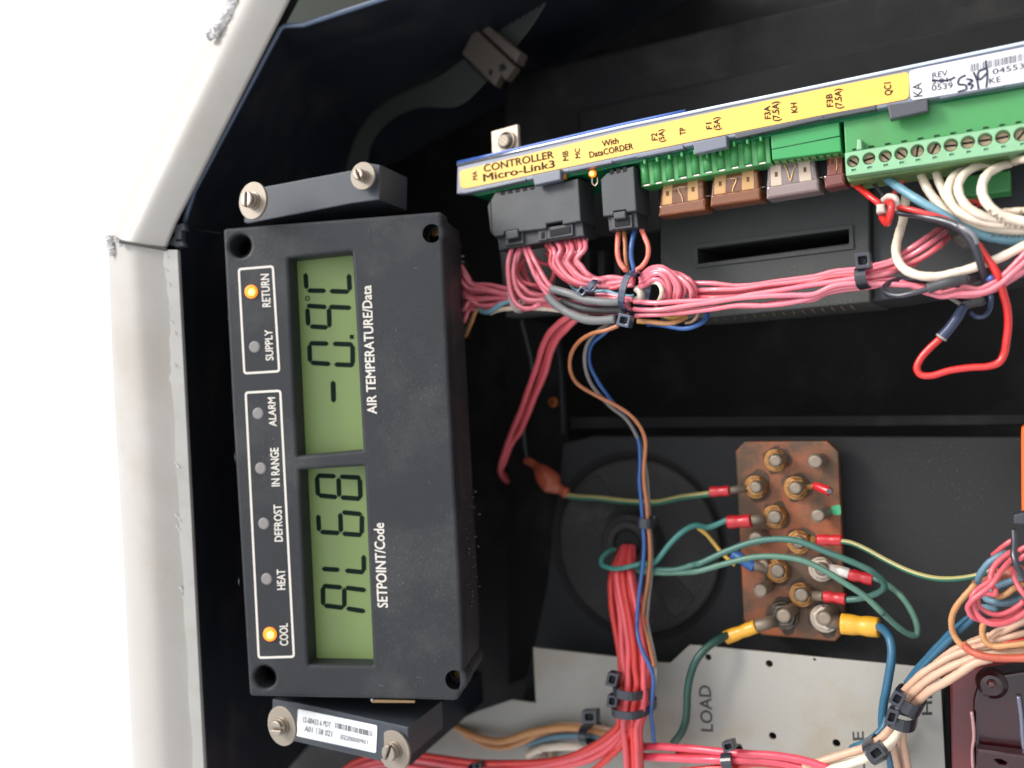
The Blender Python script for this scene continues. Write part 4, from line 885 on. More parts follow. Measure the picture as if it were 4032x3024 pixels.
wire('cream wire along the underside of the pink loom left of the grey sleeves', wwhite, U4, [(640, 925, -11), (760, 890, -9), (900, 875, -8), (1150, 865, -8), (1400, 880, -10), (1700, 930, -14)], 23, -9)
wire('salmon wire above the cream wire on the underside of the loom', wsalm, U4, [(560, 900, -13), (700, 885, -12), (880, 850, -11), (1150, 845, -11), (1400, 860, -13)], 24, -11)
# wires from the wide connector, left plug
wire('pink wire making the outermost loop from the left plug, cut end showing', wpink, U4, [(895, 205, -9), (860, 300, -6), (838, 400, -4), (835, 560, -3), (850, 700, -2), (900, 810, -2), (990, 865, -2), (1080, 858, -2), (1160, 822, -2)], 27, -4)
wire('pink wire of the second loop under the left plug', wpink, U4, [(950, 195, -9), (905, 310, -7), (888, 440, -5), (900, 560, -4), (945, 680, -4), (1020, 755, -4), (1120, 778, -5), (1300, 775, -8)], 27, -5)
wire('pink wire of the inner loop under the left plug', wpink, U4, [(985, 200, -10), (930, 360, -8), (905, 470, -7), (925, 560, -6), (990, 640, -6), (1080, 715, -7), (1250, 735, -10)], 26, -7)
wire('pink wire curving right behind the loops of the left plug', wpinkd, U4, [(1010, 310, -13), (950, 420, -12), (930, 500, -10), (990, 580, -9), (1080, 610, -9), (1180, 610, -11)], 24, -10)
wire('darker pink wire hanging deep behind the left plug', wpinkd, U4, [(1000, 380, -16), (1010, 480, -16), (1040, 570, -15), (1100, 640, -15), (1240, 680, -15)], 24, -16)
wire('pink wire looping back beside the right plug', wpinkd, U4, [(1130, 330, -16), (1190, 380, -16), (1270, 400, -16), (1400, 405, -17)], 23, -16)
wire('pink wire bowed in front of the grey controller foot', wpinkd, U4, [(1250, 270, -14), (1300, 350, -12), (1330, 440, -12), (1325, 530, -12), (1270, 640, -12)], 25, -12)
def sleeved(label, m, crop, pts, r, off, sl, sr, sm, group=None, soff=None):
    P = crop(*pts); t = thing('spliced_wire', label, 'wire', PL.hit(P[0][0], P[0][1], off / 1000), group)
    tube('insulation', PL, P, r * crop.k, m, off, t, jit=.2)
    S_ = crop(*sl); n = len(S_)
    random.seed(len(label)); rr = [sr * crop.k * (1 + random.uniform(-.08, .08)) for _ in S_]
    tube('shrink_sleeve', PL, S_, sr * crop.k, sm, soff if soff is not None else off, t, sides=16, radii=rr)
    return t
sleeved('pink wire entering the upper grey shrink sleeve', wpink, U4, [(1050, 185, -9), (1110, 330, -6), (1180, 470, -5), (1250, 590, -4), (1310, 650, -4), (1500, 700, -4), (1800, 790, -4), (2000, 795, -4), (2150, 790, -6)], 27, -4,
        [(1298, 655, -3.5), (1400, 680, -3.5), (1520, 715, -3), (1640, 765, -3), (1760, 785, -3), (1900, 800, -3), (2055, 798, -4)], 44, shrink, 'spliced wires with grey sleeves')
sleeved('pink wire entering the lowest bent grey shrink sleeve', wpink, U4, [(1000, 190, -9), (1060, 350, -5), (1120, 500, -4), (1190, 620, -4), (1260, 720, -4), (1400, 860, -5), (1700, 980, -5), (2000, 970, -7)], 27, -4,
        [(1262, 732, -4), (1340, 815, -4), (1440, 890, -4), (1560, 950, -4), (1680, 990, -4.5), (1820, 1000, -5), (2000, 985, -6)], 47, shrink, 'spliced wires with grey sleeves')
sleeved('middle grey sleeve half hidden between the two lighter sleeves', wpink, U4, [(1300, 720, -9), (1430, 800, -9), (1800, 880, -9), (2180, 880, -9)], 24, -9,
        [(1420, 790, -8), (1520, 830, -8), (1650, 870, -8), (1800, 885, -8), (2110, 885, -8)], 46, shrinkd, 'spliced wires with grey sleeves')
for k, (x, y) in enumerate([(1150, 560), (1200, 600)]): pass
wire('pale pink wire crossing just left of the upper grey sleeve', wpink, U4, [(1130, 430, -8), (1150, 520, -4), (1200, 610, -3), (1270, 670, -3), (1320, 690, -4)], 24, -4)
# right plug: ten wires to the small tie
for i in range(9):
    x0 = 1245 + i * 51; y0 = 170 - i * 9; f = i / 8
    mid = [(x0 + 5 + 60 * (1 - f), y0 + 90 + 40 * f), (1300 + 270 * f, 330 + 10 * f + (30 if i < 2 else 0)), (1400 + 230 * f, 470 - 40 * f + (20 if i < 3 else 0)), (1580 + 120 * f, 600 - 90 * f)]
    if i % 2: mid[1] = (mid[1][0] + 10, mid[1][1] + 14)
    P = [(x0, y0, -10)] + [q + (-9 + (i % 3) * 2.2,) for q in mid] + [(1830 - i * 2, 632 - i * 9, -7 + (i % 2) * 2), (1960, 650 - i * 14, -7), (2200, 560 - i * 6 + (i % 3) * 30, -7)]
    wire('pink wire of the row leaving the right plug towards the small tie', wpink if i % 3 else wpinkd, U4, P, 27, -8, 'pink wires leaving the right plug')
wire('beige wire at the right end of the row leaving the right plug', wbeige, U4, [(1695, 105, -11), (1680, 200, -12), (1610, 330, -14), (1580, 430, -17)], 20, -12)
wire('light blue wire threading under the small tie between the sleeves', wlblue, U4, [(1480, 590, -16), (1540, 660, -12), (1600, 680, -8), (1750, 680, -6), (1900, 670, -5), (2050, 710, -5), (2200, 730, -6)], 19, -7)
wire('pink wire beside the light blue wire between the ties', wpink, U4, [(1780, 715, -6), (1900, 712, -5), (2020, 735, -4), (2190, 765, -5)], 20, -5)
wire('thin pink wire just above the upper grey sleeve', wpink, U4, [(1780, 740, -6), (1900, 745, -5), (2020, 760, -4), (2190, 790, -5)], 16, -5)
# connector with four wires
g4 = 'wires of the narrow connector'
wire('salmon wire, leftmost of the four from the narrow connector', wsalm, U5, [(98, 285, -10), (85, 400, -8), (78, 520, -7), (100, 630, -7), (170, 730, -7)], 28, -8, g4)
wire('brown wire between the salmon and blue ones of the narrow connector', wbrown, U5, [(165, 285, -11), (180, 430, -10), (182, 580, -9), (190, 700, -9), (215, 800, -10)], 25, -9, g4)
wire('blue wire of the narrow connector', wblue, U5, [(290, 270, -10), (262, 370, -8), (240, 480, -7), (235, 600, -7), (255, 720, -7), (270, 800, -8)], 27, -8, g4)
wire('salmon wire bowed outwards, rightmost of the four from the narrow connector', wsalm, U5, [(340, 285, -10), (375, 380, -8), (412, 490, -7), (405, 600, -7), (350, 690, -7), (280, 735, -8)], 27, -8, g4)
# coil of spare pink wire right of the main tie
gcz = 'pink wires coiled beside the main tie'
coil = [[(330, 905), (400, 880), (450, 840), (520, 830), (590, 880), (620, 960), (610, 1070)], [(330, 850), (400, 830), (470, 780), (550, 770), (630, 830), (665, 940), (650, 1080)],
        [(340, 820), (410, 790), (480, 740), (580, 735), (660, 790), (715, 900), (700, 1010), (680, 1085)], [(350, 790), (430, 730), (520, 705), (620, 725), (700, 790), (770, 900), (765, 1000), (720, 1075)],
        [(360, 770), (450, 710), (560, 695), (660, 745), (760, 820), (830, 930), (800, 1030), (760, 1085)], [(600, 740), (700, 770), (800, 840), (870, 930), (880, 1020), (850, 1080)],
        [(680, 760), (780, 800), (870, 860), (920, 950), (930, 1060)], [(560, 700), (640, 740), (700, 820), (745, 930), (740, 1010), (700, 1060)]]
for i, c in enumerate(coil):
    n_ = len(c); P = [(x, y, -2 - i * .5 - 5 * abs(2 * k / (n_ - 1) - 1) ** 2 + (i % 2) * 1.2) for k, (x, y) in enumerate(c)]
    wire('pink wire bent round in the coil beside the main tie', wpink, U5, P, 29, -3, gcz)
wire('cream wire curling inside the pink coil', wwhite, U5, [(400, 900, -7), (460, 868, -4), (525, 880, -2.5), (560, 950, -2), (550, 1030, -3), (500, 1110, -7)], 25, -3)
nt_ = wire('short translucent white sleeve end inside the coil', nyl, U5, [(300, 930, -9), (340, 970, -8), (340, 1040, -8), (300, 1060, -9)], 45, -8, name='nylon_sleeve', jit=0)
# the long pink loom to the right
gl_ = 'pink wires of the long loom to the right'
def loom(label, U5pts, U6pts, off, m=None, r=30, r6=None):
    P = [q if len(q) > 2 else q + (off,) for q in U5pts]; Q = [q if len(q) > 2 else q + (off,) for q in U6pts]
    src = U5(*P) + U6(*Q)
    return tube('wire', PL, src, r * U5.k, m or wpink, off, None, jit=.3, label=label, cat='wire', group=gl_)
Lb = 'pink wire of the long loom running right through the hollow black tie'
loom(Lb, [(900, 865, -8), (1100, 870), (1400, 905), (1600, 895), (1900, 850), (2212, 805)], [(150, 1295), (400, 1265), (600, 1220), (780, 1165), (900, 1090), (1100, 960), (1300, 830, -22)], -7)
loom(Lb, [(920, 945, -9), (1150, 940), (1400, 940), (1700, 900), (2000, 870), (2300, 825)], [(200, 1330), (420, 1300), (600, 1265), (820, 1190), (1000, 1110), (1200, 980), (1360, 860, -22)], -5)
loom(Lb, [(935, 1020, -9), (1100, 1020), (1400, 1010), (1700, 975), (2000, 930), (2212, 880)], [(100, 1370), (420, 1345), (620, 1320), (850, 1250), (1050, 1170), (1250, 1040), (1390, 920, -22)], -4, wpinkd)
loom(Lb, [(270, 1075, -4), (500, 1095), (750, 1080), (1000, 1070), (1300, 1045), (1500, 1000), (1900, 930), (2212, 880)], [(200, 1395), (430, 1365), (600, 1350), (750, 1320), (900, 1270, -10), (1030, 1220, -18)], -1.5)
loom(Lb, [(270, 1155, -4), (550, 1160), (800, 1130), (1100, 1090), (1400, 1040), (1700, 1010), (2000, 995), (2212, 985)], [(150, 1440), (430, 1415), (620, 1425), (830, 1440), (1000, 1450), (1150, 1500), (1330, 1530)], -1)
loom(Lb, [(285, 1230, -5), (550, 1215), (800, 1190), (1100, 1150), (1400, 1105), (1700, 1110), (2000, 1080), (2212, 1030)], [(100, 1500), (430, 1450), (620, 1400), (800, 1400), (1000, 1470), (1200, 1545), (1450, 1555), (1700, 1545), (1900, 1480), (2100, 1360), (2300, 1210)], -2.5)
loom(Lb, [(600, 1180, -6), (900, 1165), (1300, 1130), (1600, 1125), (1900, 1075), (2212, 1055)], [(80, 1530), (420, 1470), (600, 1445), (750, 1390), (1000, 1420), (1200, 1450), (1400, 1445)], -5)
loom(Lb, [(900, 1000, -10), (1200, 985), (1500, 965), (1800, 905), (2212, 850)], [(200, 1345), (420, 1325), (560, 1300)], -8, wpinkd)
loom('pink wire swinging up at the right edge past the short black sleeve', [], [(1300, 1540), (1450, 1490), (1580, 1460), (1700, 1480), (1850, 1420), (2000, 1310), (2120, 1190), (2300, 1010)], 3)
loom('pink wire under the short black sleeve, lowest at the right edge', [], [(1100, 1500), (1300, 1560), (1500, 1530), (1650, 1530), (1800, 1510), (1950, 1440), (2100, 1320), (2300, 1150)], 5)
loom('faded pink wire behind the black loop near the hollow tie', [], [(560, 1440, -8), (680, 1410), (850, 1400), (1000, 1460), (1180, 1450, -8)], -7, wpinkd)
wire('tan wire sagging below the main tie', wtan, U5, [(300, 1285, -8), (450, 1300, -7), (600, 1318, -7), (730, 1300, -8), (840, 1240, -12)], 28, -8)
wire('blue wire in the lowest loop below the main tie', wblue, U5, [(420, 1320, -12), (600, 1345, -9), (800, 1375, -8), (930, 1345, -8), (1030, 1280, -10), (1062, 1190, -14)], 26, -9)
wire('cream wire looped inside the blue one below the main tie', wbeige, U5, [(820, 1305, -14), (900, 1285, -13), (950, 1245, -13), (975, 1190, -14)], 16, -13)
wire('yellow wire tucked between tan loop and pink loom', wyel, U5, [(560, 1230, -11), (650, 1262, -10), (760, 1240, -11), (850, 1200, -14)], 18, -11)
# coral wires down to the left
gd = 'coral pink wires hanging from the loom towards the lower left'
wire('left one of the coral pink wires curving down from the loom', wpinkd, U8, [(960, 105, -11), (850, 170, -12), (730, 290, -14), (660, 440, -18), (610, 650, -24), (530, 870, -30), (430, 1110, -38), (330, 1330, -46), (265, 1520, -54), (215, 1700, -60), (200, 1800, -66), (225, 1850, -78), (250, 1890, -97)], 33, -20, gd)
wire('right one of the coral pink wires curving down from the loom', wpinkd, U8, [(1060, 140, -12), (920, 260, -13), (800, 380, -16), (735, 520, -20), (680, 740, -26), (590, 960, -33), (500, 1190, -41), (410, 1380, -48), (300, 1530, -55), (240, 1700, -61), (205, 1800, -66), (235, 1870, -78), (270, 1920, -97)], 33, -22, gd)
wire('middle one of the coral pink wires, squeezed between the others', wpinkd, U8, [(1000, 130, -15), (870, 260, -16), (770, 390, -19), (690, 600, -25), (600, 830, -32), (500, 1080, -40), (400, 1290, -47), (300, 1470, -55), (235, 1650, -61)], 33, -24, gd)
wire('thin dark olive wire hanging in the dark from the loom to the orange cap', mat('olive_wire', (62, 74, 66), .5), U8, [(425, 170, -60), (470, 380, -66), (530, 680, -72), (530, 850, -76), (480, 1100, -80), (455, 1400, -80), (470, 1600, -78), (500, 1740, -76)], 14, -75)
# brown, grey and blue trio over the gland
def trio(label, m, p8, p1, p7, r, off):
    src = U8(*p8) + V1(*p1) + V7(*p7)
    return tube('wire', PL, src, r * U8.k, m, off, None, jit=.1, label=label, cat='wire', group='brown, grey and blue wires hanging over the gland')
trio('brown wire hanging in a bow from the main tie across the gland', wbrown, [(1480, 225, -6), (1350, 275, -6), (1190, 315, -8), (1040, 420, -12), (960, 560, -16), (955, 720, -20), (1030, 860, -25), (1230, 985, -30), (1450, 1095, -33), (1610, 1200, -35), (1720, 1330, -37), (1775, 1480, -38)],
     [(1342, 120, -39), (1345, 300, -40), (1370, 500, -40), (1380, 700, -40), (1400, 900, -40), (1405, 1100, -40), (1385, 1350, -39), (1345, 1600, -38)], [(225, 60, -37), (265, 200, -36), (310, 380, -35), (350, 560, -34)], 22, -30)
trio('grey wire hanging beside the brown one across the gland', wgrey, [(1380, 200, -8), (1260, 280, -9), (1160, 390, -12), (1115, 520, -16), (1120, 680, -20), (1170, 830, -25), (1260, 960, -31), (1400, 1110, -36), (1560, 1240, -39), (1660, 1400, -41), (1725, 1560, -43)],
     [(1360, 120, -43), (1385, 350, -43), (1400, 600, -43), (1415, 850, -43), (1428, 1100, -43), (1420, 1300, -42), (1390, 1550, -40)], [(270, 60, -39), (300, 220, -37), (340, 400, -36), (372, 580, -35), (365, 740, -35), (335, 880, -35)], 21, -30)
trio('blue wire hanging in the dark and across the gland', wblue, [(1420, 220, -11), (1310, 320, -12), (1210, 400, -14), (1160, 510, -18), (1165, 650, -22), (1240, 810, -27), (1340, 960, -33), (1440, 1090, -38), (1590, 1270, -42), (1690, 1450, -42)],
     [(1300, 30, -40), (1290, 250, -39), (1310, 480, -39), (1328, 700, -39), (1345, 950, -38), (1330, 1200, -37), (1290, 1500, -35)], [(160, 30, -33), (165, 200, -29), (215, 380, -27), (290, 530, -27), (335, 660, -28), (335, 800, -30), (325, 930, -33), (315, 1060, -36), (335, 1220, -38), (345, 1380, -38)], 22, -30)
# orange cap with its earth wire
lo = thing('earth_wire', 'green and yellow wire from the orange cap to a red crimp', 'wire', PL.hit(2140, 1850, -.07), 'earth wires on the copper bar')
tube('insulation', PL, V1((470, 412, -70), (600, 432, -70), (850, 448, -68), (1100, 478, -66), (1300, 493, -64), (1500, 492, -62), (1750, 440, -60), (2080, 398, -58)), 12, wearth, -66, lo)
tube('shrink_cap', PL, X1((1370, 600, -74), (1430, 620, -73), (1510, 680, -72), (1580, 750, -71), (1660, 845, -70), (1740, 930, -70), (1810, 990, -70), (1880, 1030, -70), (1950, 1070, -70), (1985, 1085, -70)), 20, orangeb, -70, lo, sides=18,
     radii=[14, 15, 16, 30, 42, 44, 28, 18, 22, 16])
tube('crimp_sleeve', PL, V2((135, 655, -58), (180, 652, -58), (240, 648, -58), (290, 645, -58), (338, 642, -58)), 21, rsleeve, -58, lo, radii=[21, 21, 19, 21, 20], sides=18)
tube('ring_terminal', PL, V2((338, 640, -59), (400, 630, -60), (470, 625, -62), (520, 622, -64)), 15, studm, -60, lo, sides=14)
ge = 'earth wires on the copper bar'
t_ = lug_wire('teal wire arching from the gland to the red crimp left of the copper bar', wteal, V1, [(1300, 1150, -46), (1440, 1160, -44), (1520, 1080, -44), (1630, 940, -46), (1760, 815, -48), (1900, 745, -52), (2040, 765, -56), (2212, 700, -58), (2270, 675, -58)], 32, -50,
         ((325, 985), (575, 968)), 72, rsleeve, ((575, 960), (720, 950)), 19, ge, scrop=V2, soff=-58)
tc = thing('cut_terminal', 'red crimp terminal with an empty open end at the right of the copper bar', 'terminal', PL.hit(3230, 1915, -.062))
tube('crimp_sleeve', PL, V2((1262, 585, -60), (1320, 605, -59), (1380, 630, -58), (1432, 652, -57)), 18, rsleeve, -58, tc, radii=[14, 18, 19, 17], sides=18)
disc('open_end', PL, V2((1425, 650))[0], 12, -52, 1, mat('grey_hole', (74, 66, 70), .6), tc, .3)
tube('ring_terminal', PL, V2((1120, 600, -64), (1190, 605, -62), (1265, 590, -60)), 11, brass, -60, tc, sides=12)
tube('insulation', V4 and PL, [], 1, wearth) if False else None
t5 = lug_wire('green and yellow wire from a right side crimp to the loom at the right edge', wearth, V4, [(215, 1192, -56), (330, 1212, -55), (500, 1285, -53), (700, 1395, -50), (950, 1515, -46), (1200, 1590, -42), (1430, 1605, -38), (1690, 1570, -34), (1900, 1500, -34)], 31, -48,
         ((1300, 1178), (1565, 1182)), 62, rsleeve, ((1235, 1172), (1310, 1175)), 15, ge, scrop=V2, soff=-57, bm_=brass)
# two big arcs across the bar
A = V1((1180, 1205, -47), (1300, 1215, -45), (1470, 1232, -43), (1700, 1228, -42), (1900, 1170, -41)) + V3((0, 335, -40), (300, 195, -40), (600, 88, -40), (880, 58, -40), (1100, 85, -40), (1400, 205, -41), (1700, 325, -43), (1880, 415, -45), (1985, 500, -48), (2020, 580, -50), (1970, 640, -53), (1860, 682, -55), (1740, 712, -57), (1600, 720, -58))
ta = thing('earth_wire', 'teal wire in the upper arc over the copper bar, looping back into a red crimp', 'wire', PL.hit(A[0][0], A[0][1], -.04), ge)
tube('insulation', PL, A, 12.5, mat('teal_earth', (58, 98, 88), .42, var=.12, vs_=60), -45, ta, jit=.15)
tube('crimp_sleeve', PL, V3((1368, 688, -58), (1430, 692, -58), (1480, 700, -58), (1540, 708, -58), (1602, 715, -58)), 23, rsleeve, -58, ta, radii=[22, 23, 20, 23, 23], sides=18)
tube('ring_terminal', PL, V3((1240, 675, -64), (1300, 682, -60), (1370, 690, -58)), 18, studm, -60, ta, sides=14)
B_ = V1((1170, 1100, -52), (1215, 1180, -48), (1290, 1240, -45), (1470, 1262, -43), (1800, 1258, -42)) + V3((0, 412, -40), (300, 325, -40), (600, 255, -40), (850, 248, -40), (1150, 300, -40), (1400, 420, -40), (1620, 560, -40), (1800, 680, -41), (2000, 870, -43)) + V5((50, 1050, -44), (200, 1200, -46), (380, 1360, -49), (540, 1460, -52), (640, 1475, -54), (665, 1390, -54), (640, 1260, -54), (560, 1080, -54), (430, 900, -54), (300, 790, -55), (200, 720, -55), (120, 680, -56), (30, 640, -57))
tb_ = thing('earth_wire', 'pale green wire in the lower arc over the copper bar, sagging to the right', 'wire', PL.hit(B_[0][0], B_[0][1], -.04), ge)
tube('insulation', PL, B_, 12, mat('pale_teal_earth', (74, 110, 94), .42, var=.12, vs_=60), -45, tb_, jit=.15)
tube('crimp_sleeve', PL, V3((1640, 450, -58), (1700, 462, -58), (1770, 475, -58), (1830, 492, -58), (1900, 505, -58)), 24, rsleeve, -58, tb_, radii=[22, 24, 21, 24, 24], sides=18)
tube('ring_terminal', PL, V3((1430, 390, -64), (1500, 400, -60), (1560, 415, -58), (1640, 440, -58)), 21, mat('bright_barrel', (214, 208, 198), .35, metal=.4), -60, tb_, sides=14)
wire('teal wire looping round the red bundle at the gland', wteal, V1, [(1030, 1010, -56), (940, 1045, -50), (878, 1110, -46), (880, 1165, -44), (950, 1200, -42), (1060, 1210, -41), (1180, 1185, -41), (1310, 1150, -43)], 27, -44)
wire('yellow wire slanting down behind the teal arc left of the copper bar', wyel, V1, [(1930, 770, -60), (2000, 820, -60), (2080, 910, -60), (2160, 1010, -60), (2240, 1090, -60), (2330, 1170, -61)], 22, -60)
bl_ = thing('blue_terminal', 'blue crimp terminal half hidden behind the arcs at the left of the copper bar', 'terminal', PL.hit(2900, 2210, -.06))
tube('crimp_sleeve', PL, V2((385, 1335, -61), (450, 1370, -60), (520, 1420, -60), (610, 1480, -60)), 21, bsleeve, -60, bl_, sides=16)
tube('ring_terminal', PL, V2((600, 1460, -60), (660, 1470, -61), (740, 1500, -63)), 20, studm, -61, bl_, sides=14)
# thick wires with yellow crimps
lug_wire('thick dark green wire from the left yellow crimp down over the off white sheet', wdgreen, V7, [(1150, 210, -56), (1040, 265, -50), (920, 350, -46), (810, 480, -44), (745, 640, -44), (712, 820, -44), (705, 1000, -45), (690, 1150, -46), (640, 1280, -48), (560, 1385, -52)], 42, -46,
         ((300, 1135), (632, 1012)), 74, ysleeve, ((630, 1010), (850, 950)), 24, ge, scrop=V3, soff=-57)
tyl = lug_wire('thick teal blue wire running down from the right yellow crimp', wtealb, V6, [(600, 110, -56), (680, 150, -52), (745, 240, -48), (772, 370, -46), (765, 500, -45), (742, 650, -45), (712, 820, -45), (685, 960, -46), (670, 1100, -47), (672, 1230, -48), (700, 1400, -52), (760, 1560, -54), (790, 1800, -55)], 47, -46,
         ((1560, 985), (1965, 1025)), 112, ysleeve, ((1400, 950), (1570, 985)), 26, ge, scrop=V3, soff=-57)
# red bundle from the gland
gr = 'red wires of the bundle coming out of the gland'
random.seed(12)
offs = [(-1, 0), (-.62, .8), (-.28, .3), (.05, 1), (.35, .5), (.68, .9), (1, .1), (-.8, -.6), (-.1, -.6), (.5, -.5), (.85, .55), (-.45, 1.0), (.2, -.1)]
cen = [(2474, 2150, -62, 20), (2464, 2200, -54, 32), (2452, 2260, -47, 42), (2462, 2340, -43, 50), (2478, 2440, -40, 56), (2494, 2560, -38, 57), (2500, 2640, -37, 54), (2498, 2690, -36, 50), (2496, 2735, -36, 50), (2490, 2790, -36, 52)]
for i, (a, b) in enumerate(offs):
    P = [(x + a * w_ + random.uniform(-5, 5), y, o + b * 5.5 * min(1, w_ / 40)) for x, y, o, w_ in cen]
    if i in (0, 1, 7):        # sweep away to the lower left
        s = {0: 0, 1: 1, 7: 2}[i]
        P += [(2440 + s * 18, 2850 + s * 2, -36), (2390 + s * 20, 2900 + s * 8, -36), (2300 + s * 20, 2952 + s * 14, -36), (2180, 2992 + s * 16, -37), (2000, 3008 + s * 20, -38), (1850, 3000 + s * 24, -40), (1700, 2975 + s * 26, -42), (1600, 2965 + s * 24, -44), (1480, 2975 + s * 20, -46), (1380, 3010 + s * 20, -46), (1310, 3070, -46)]
        lb = 'red wire of the gland bundle sweeping away to the lower left'
    elif i in (2, 3):
        P += [(2475 + (i - 2) * 14, 2860, -34), (2450 + (i - 2) * 10, 2920, -34), (2400, 2980, -35), (2330, 3040, -36), (2270, 3110, -37)]
        lb = 'red wire of the gland bundle turning down left at the lower edge'
    else:
        P += [(2478 + a * 45, 2860, -36 + b * 4), (2482 + a * 42, 2930, -36 + b * 4), (2484 + a * 40, 3000, -38 + b * 4), (2486 + a * 38, 3100, -40)]
        lb = 'red wire of the gland bundle running straight down'
    tube('wire', PL, P, 12.2 + (i * 7 % 5) * .35, wredo if i % 3 == 0 else wcoral if i % 4 else mat('bright_red_wire', (222, 56, 50), .4, var=.08, coat=.15), -40, None, jit=.35, label=lb, cat='wire', group=gr)
wire('deep pink red wire bulging out at the right side of the gland bundle', wpinkd, V1, [(1180, 1230, -46), (1230, 1330, -45), (1250, 1500, -44), (1290, 1650, -44), (1350, 1800, -44), (1385, 2000, -43), (1370, 2200, -42), (1290, 2400, -40), (1240, 2600, -40)], 30, -44)
# pink-red wires along the lower edge
gq = 'pink red wires along the lower edge'
wire('upper pink red wire along the lower edge through the bent tie', mat('rose_wire', (206, 66, 84), .35, coat=.3, var=.08), V7, [(180, 1440, -42), (350, 1425, -40), (600, 1428, -38), (850, 1440, -36), (1100, 1475, -35), (1350, 1500, -34), (1600, 1520, -34), (1850, 1560, -34), (2050, 1610, -34), (2300, 1700, -34)], 42, -36, gq)
wire('lower pink red wire along the lower edge below the dark print', MATS['rose_wire'], V7, [(180, 1530, -42), (400, 1540, -39), (700, 1560, -37), (950, 1570, -35), (1150, 1580, -35), (1400, 1570, -36), (1700, 1590, -36), (2000, 1660, -36)], 46, -37, gq)
wire('red wire lowest along the lower edge behind the bent tie', wred, V7, [(600, 1500, -46), (800, 1490, -45), (1100, 1510, -44), (1500, 1560, -42), (1800, 1620, -40), (2100, 1700, -40)], 36, -44, gq)
wire('deep red wire on the lowest edge of the picture', wred, V7, [(650, 1680, -38), (900, 1650, -37), (1200, 1640, -37), (1450, 1620, -38), (1750, 1660, -38), (2000, 1740, -38)], 34, -37, gq)
# cream wires at the lower left behind the bundle
gb_ = 'cream wires on the off white sheet at the lower left'
wire('upper tan wire bending across the sheet below the display', wtan, V8, [(250, 1200, -58), (420, 1290, -52), (580, 1350, -50), (750, 1375, -50), (900, 1345, -50), (1050, 1290, -50), (1250, 1240, -50), (1500, 1215, -50), (1750, 1240, -50), (1950, 1290, -50)], 40, -50, gb_)
wire('lower tan wire bending across the sheet below the display', wtan, V8, [(350, 1290, -58), (500, 1360, -54), (650, 1420, -52), (800, 1425, -52), (980, 1370, -52), (1150, 1300, -53), (1400, 1260, -54), (1700, 1265, -54)], 32, -53, gb_)
wire('beige wire over the top of the slate blue wire on the sheet', wbeige, V8, [(1250, 1230, -53), (1400, 1190, -52), (1600, 1190, -51), (1850, 1215, -51), (2000, 1260, -52)], 34, -52, gb_)
wire('slate blue wire curving across the sheet at the lower left', wslate, V8, [(1050, 1400, -57), (1150, 1365, -53), (1300, 1330, -51), (1500, 1312, -51), (1750, 1318, -51), (1950, 1340, -53)], 34, -52)
wire('pale cream wire under the slate blue wire at the lower left', wwhite, V8, [(1050, 1525, -56), (1130, 1480, -52), (1280, 1440, -50), (1500, 1425, -50), (1750, 1440, -50), (1900, 1460, -52)], 40, -50)
# ---------------------------------------------------------------- upper right: screw terminal wires
gw = 'white wires curving down from the screw terminals'
def W6(label, m, pts, r, off, group=None, **kw): return wire(label, m, U6, pts, r, off, group, **kw)
W6('white wire looping below the terminals in the big open bow', wwhite, [(930, 430, -16), (905, 600, -14), (880, 750, -12), (838, 900, -8), (815, 1030, -4), (835, 1150, 0), (920, 1260, 2), (1080, 1325, 3), (1280, 1335, 3), (1500, 1290, 3), (1700, 1230, 3), (1900, 1160, 2), (2212, 1010, 2), (2400, 920, 2)], 50, 0)
W6('white wire leftmost of the pair dropping straight from the terminals', wwhite, [(1070, 200, -10), (1120, 320, -7), (1200, 450, -5), (1310, 580, -3), (1420, 690, -2), (1550, 770, -4), (1750, 830, -6), (2000, 850, -6), (2300, 850, -6)], 48, -5, gw)
W6('white wire rightmost of the pair dropping straight from the terminals', wwhite, [(1240, 160, -10), (1262, 280, -7), (1310, 400, -5), (1370, 520, -4), (1460, 640, -5), (1600, 740, -7), (1800, 790, -8)], 46, -6, gw)
W6('white wire, first of the nested arcs right of the dropping pair', wwhite, [(1640, 150, -12), (1520, 200, -6), (1435, 290, -2), (1400, 400, 0), (1420, 520, 2), (1500, 630, 2), (1640, 720, 3), (1800, 775, 3), (1980, 800, 3), (2300, 820, 3)], 50, 0, gw)
W6('white wire, second of the nested arcs below the terminals', wwhite, [(1830, 120, -12), (1690, 170, -5), (1570, 260, -1), (1515, 380, 2), (1540, 500, 4), (1620, 600, 5), (1760, 680, 5), (1960, 725, 4), (2300, 760, 4)], 48, 2, gw)
W6('white wire, outermost right of the nested arcs, lettered near its end', wwhite, [(2060, 110, -12), (1930, 145, -5), (1810, 215, 0), (1750, 320, 4), (1750, 440, 7), (1800, 540, 8), (1900, 640, 9), (2030, 700, 9), (2300, 765, 9)], 52, 4, gw)
W6('white wire stub at the right edge close under the terminals', wwhite, [(2120, 105, -8), (2180, 95, -4), (2260, 80, 0), (2400, 40, 2)], 46, -4)
W6('white wire running out of the picture above the lettered one', wwhite, [(1980, 660, 0), (2100, 650, 1), (2212, 640, 2), (2400, 620, 2)], 40, 0)
W6('pale wire at the right edge behind the lettered white wires', wbeige, [(1900, 840, -8), (2050, 830, -7), (2212, 835, -6), (2400, 850, -6)], 34, -7)
text('wire_print', 'KA5', PL, *U6((1810, 655), (1960, 780), (1850, 600)), ink, 14.3, None, label='black stencilled letters on the outermost white arc', cat='lettering')
text('wire_print', 'KE-E A', PL, *U6((1995, 815), (2212, 845), (2005, 760)), ink, 8.6, None, label='black stencilled letters on the white wires at the right edge', cat='lettering')
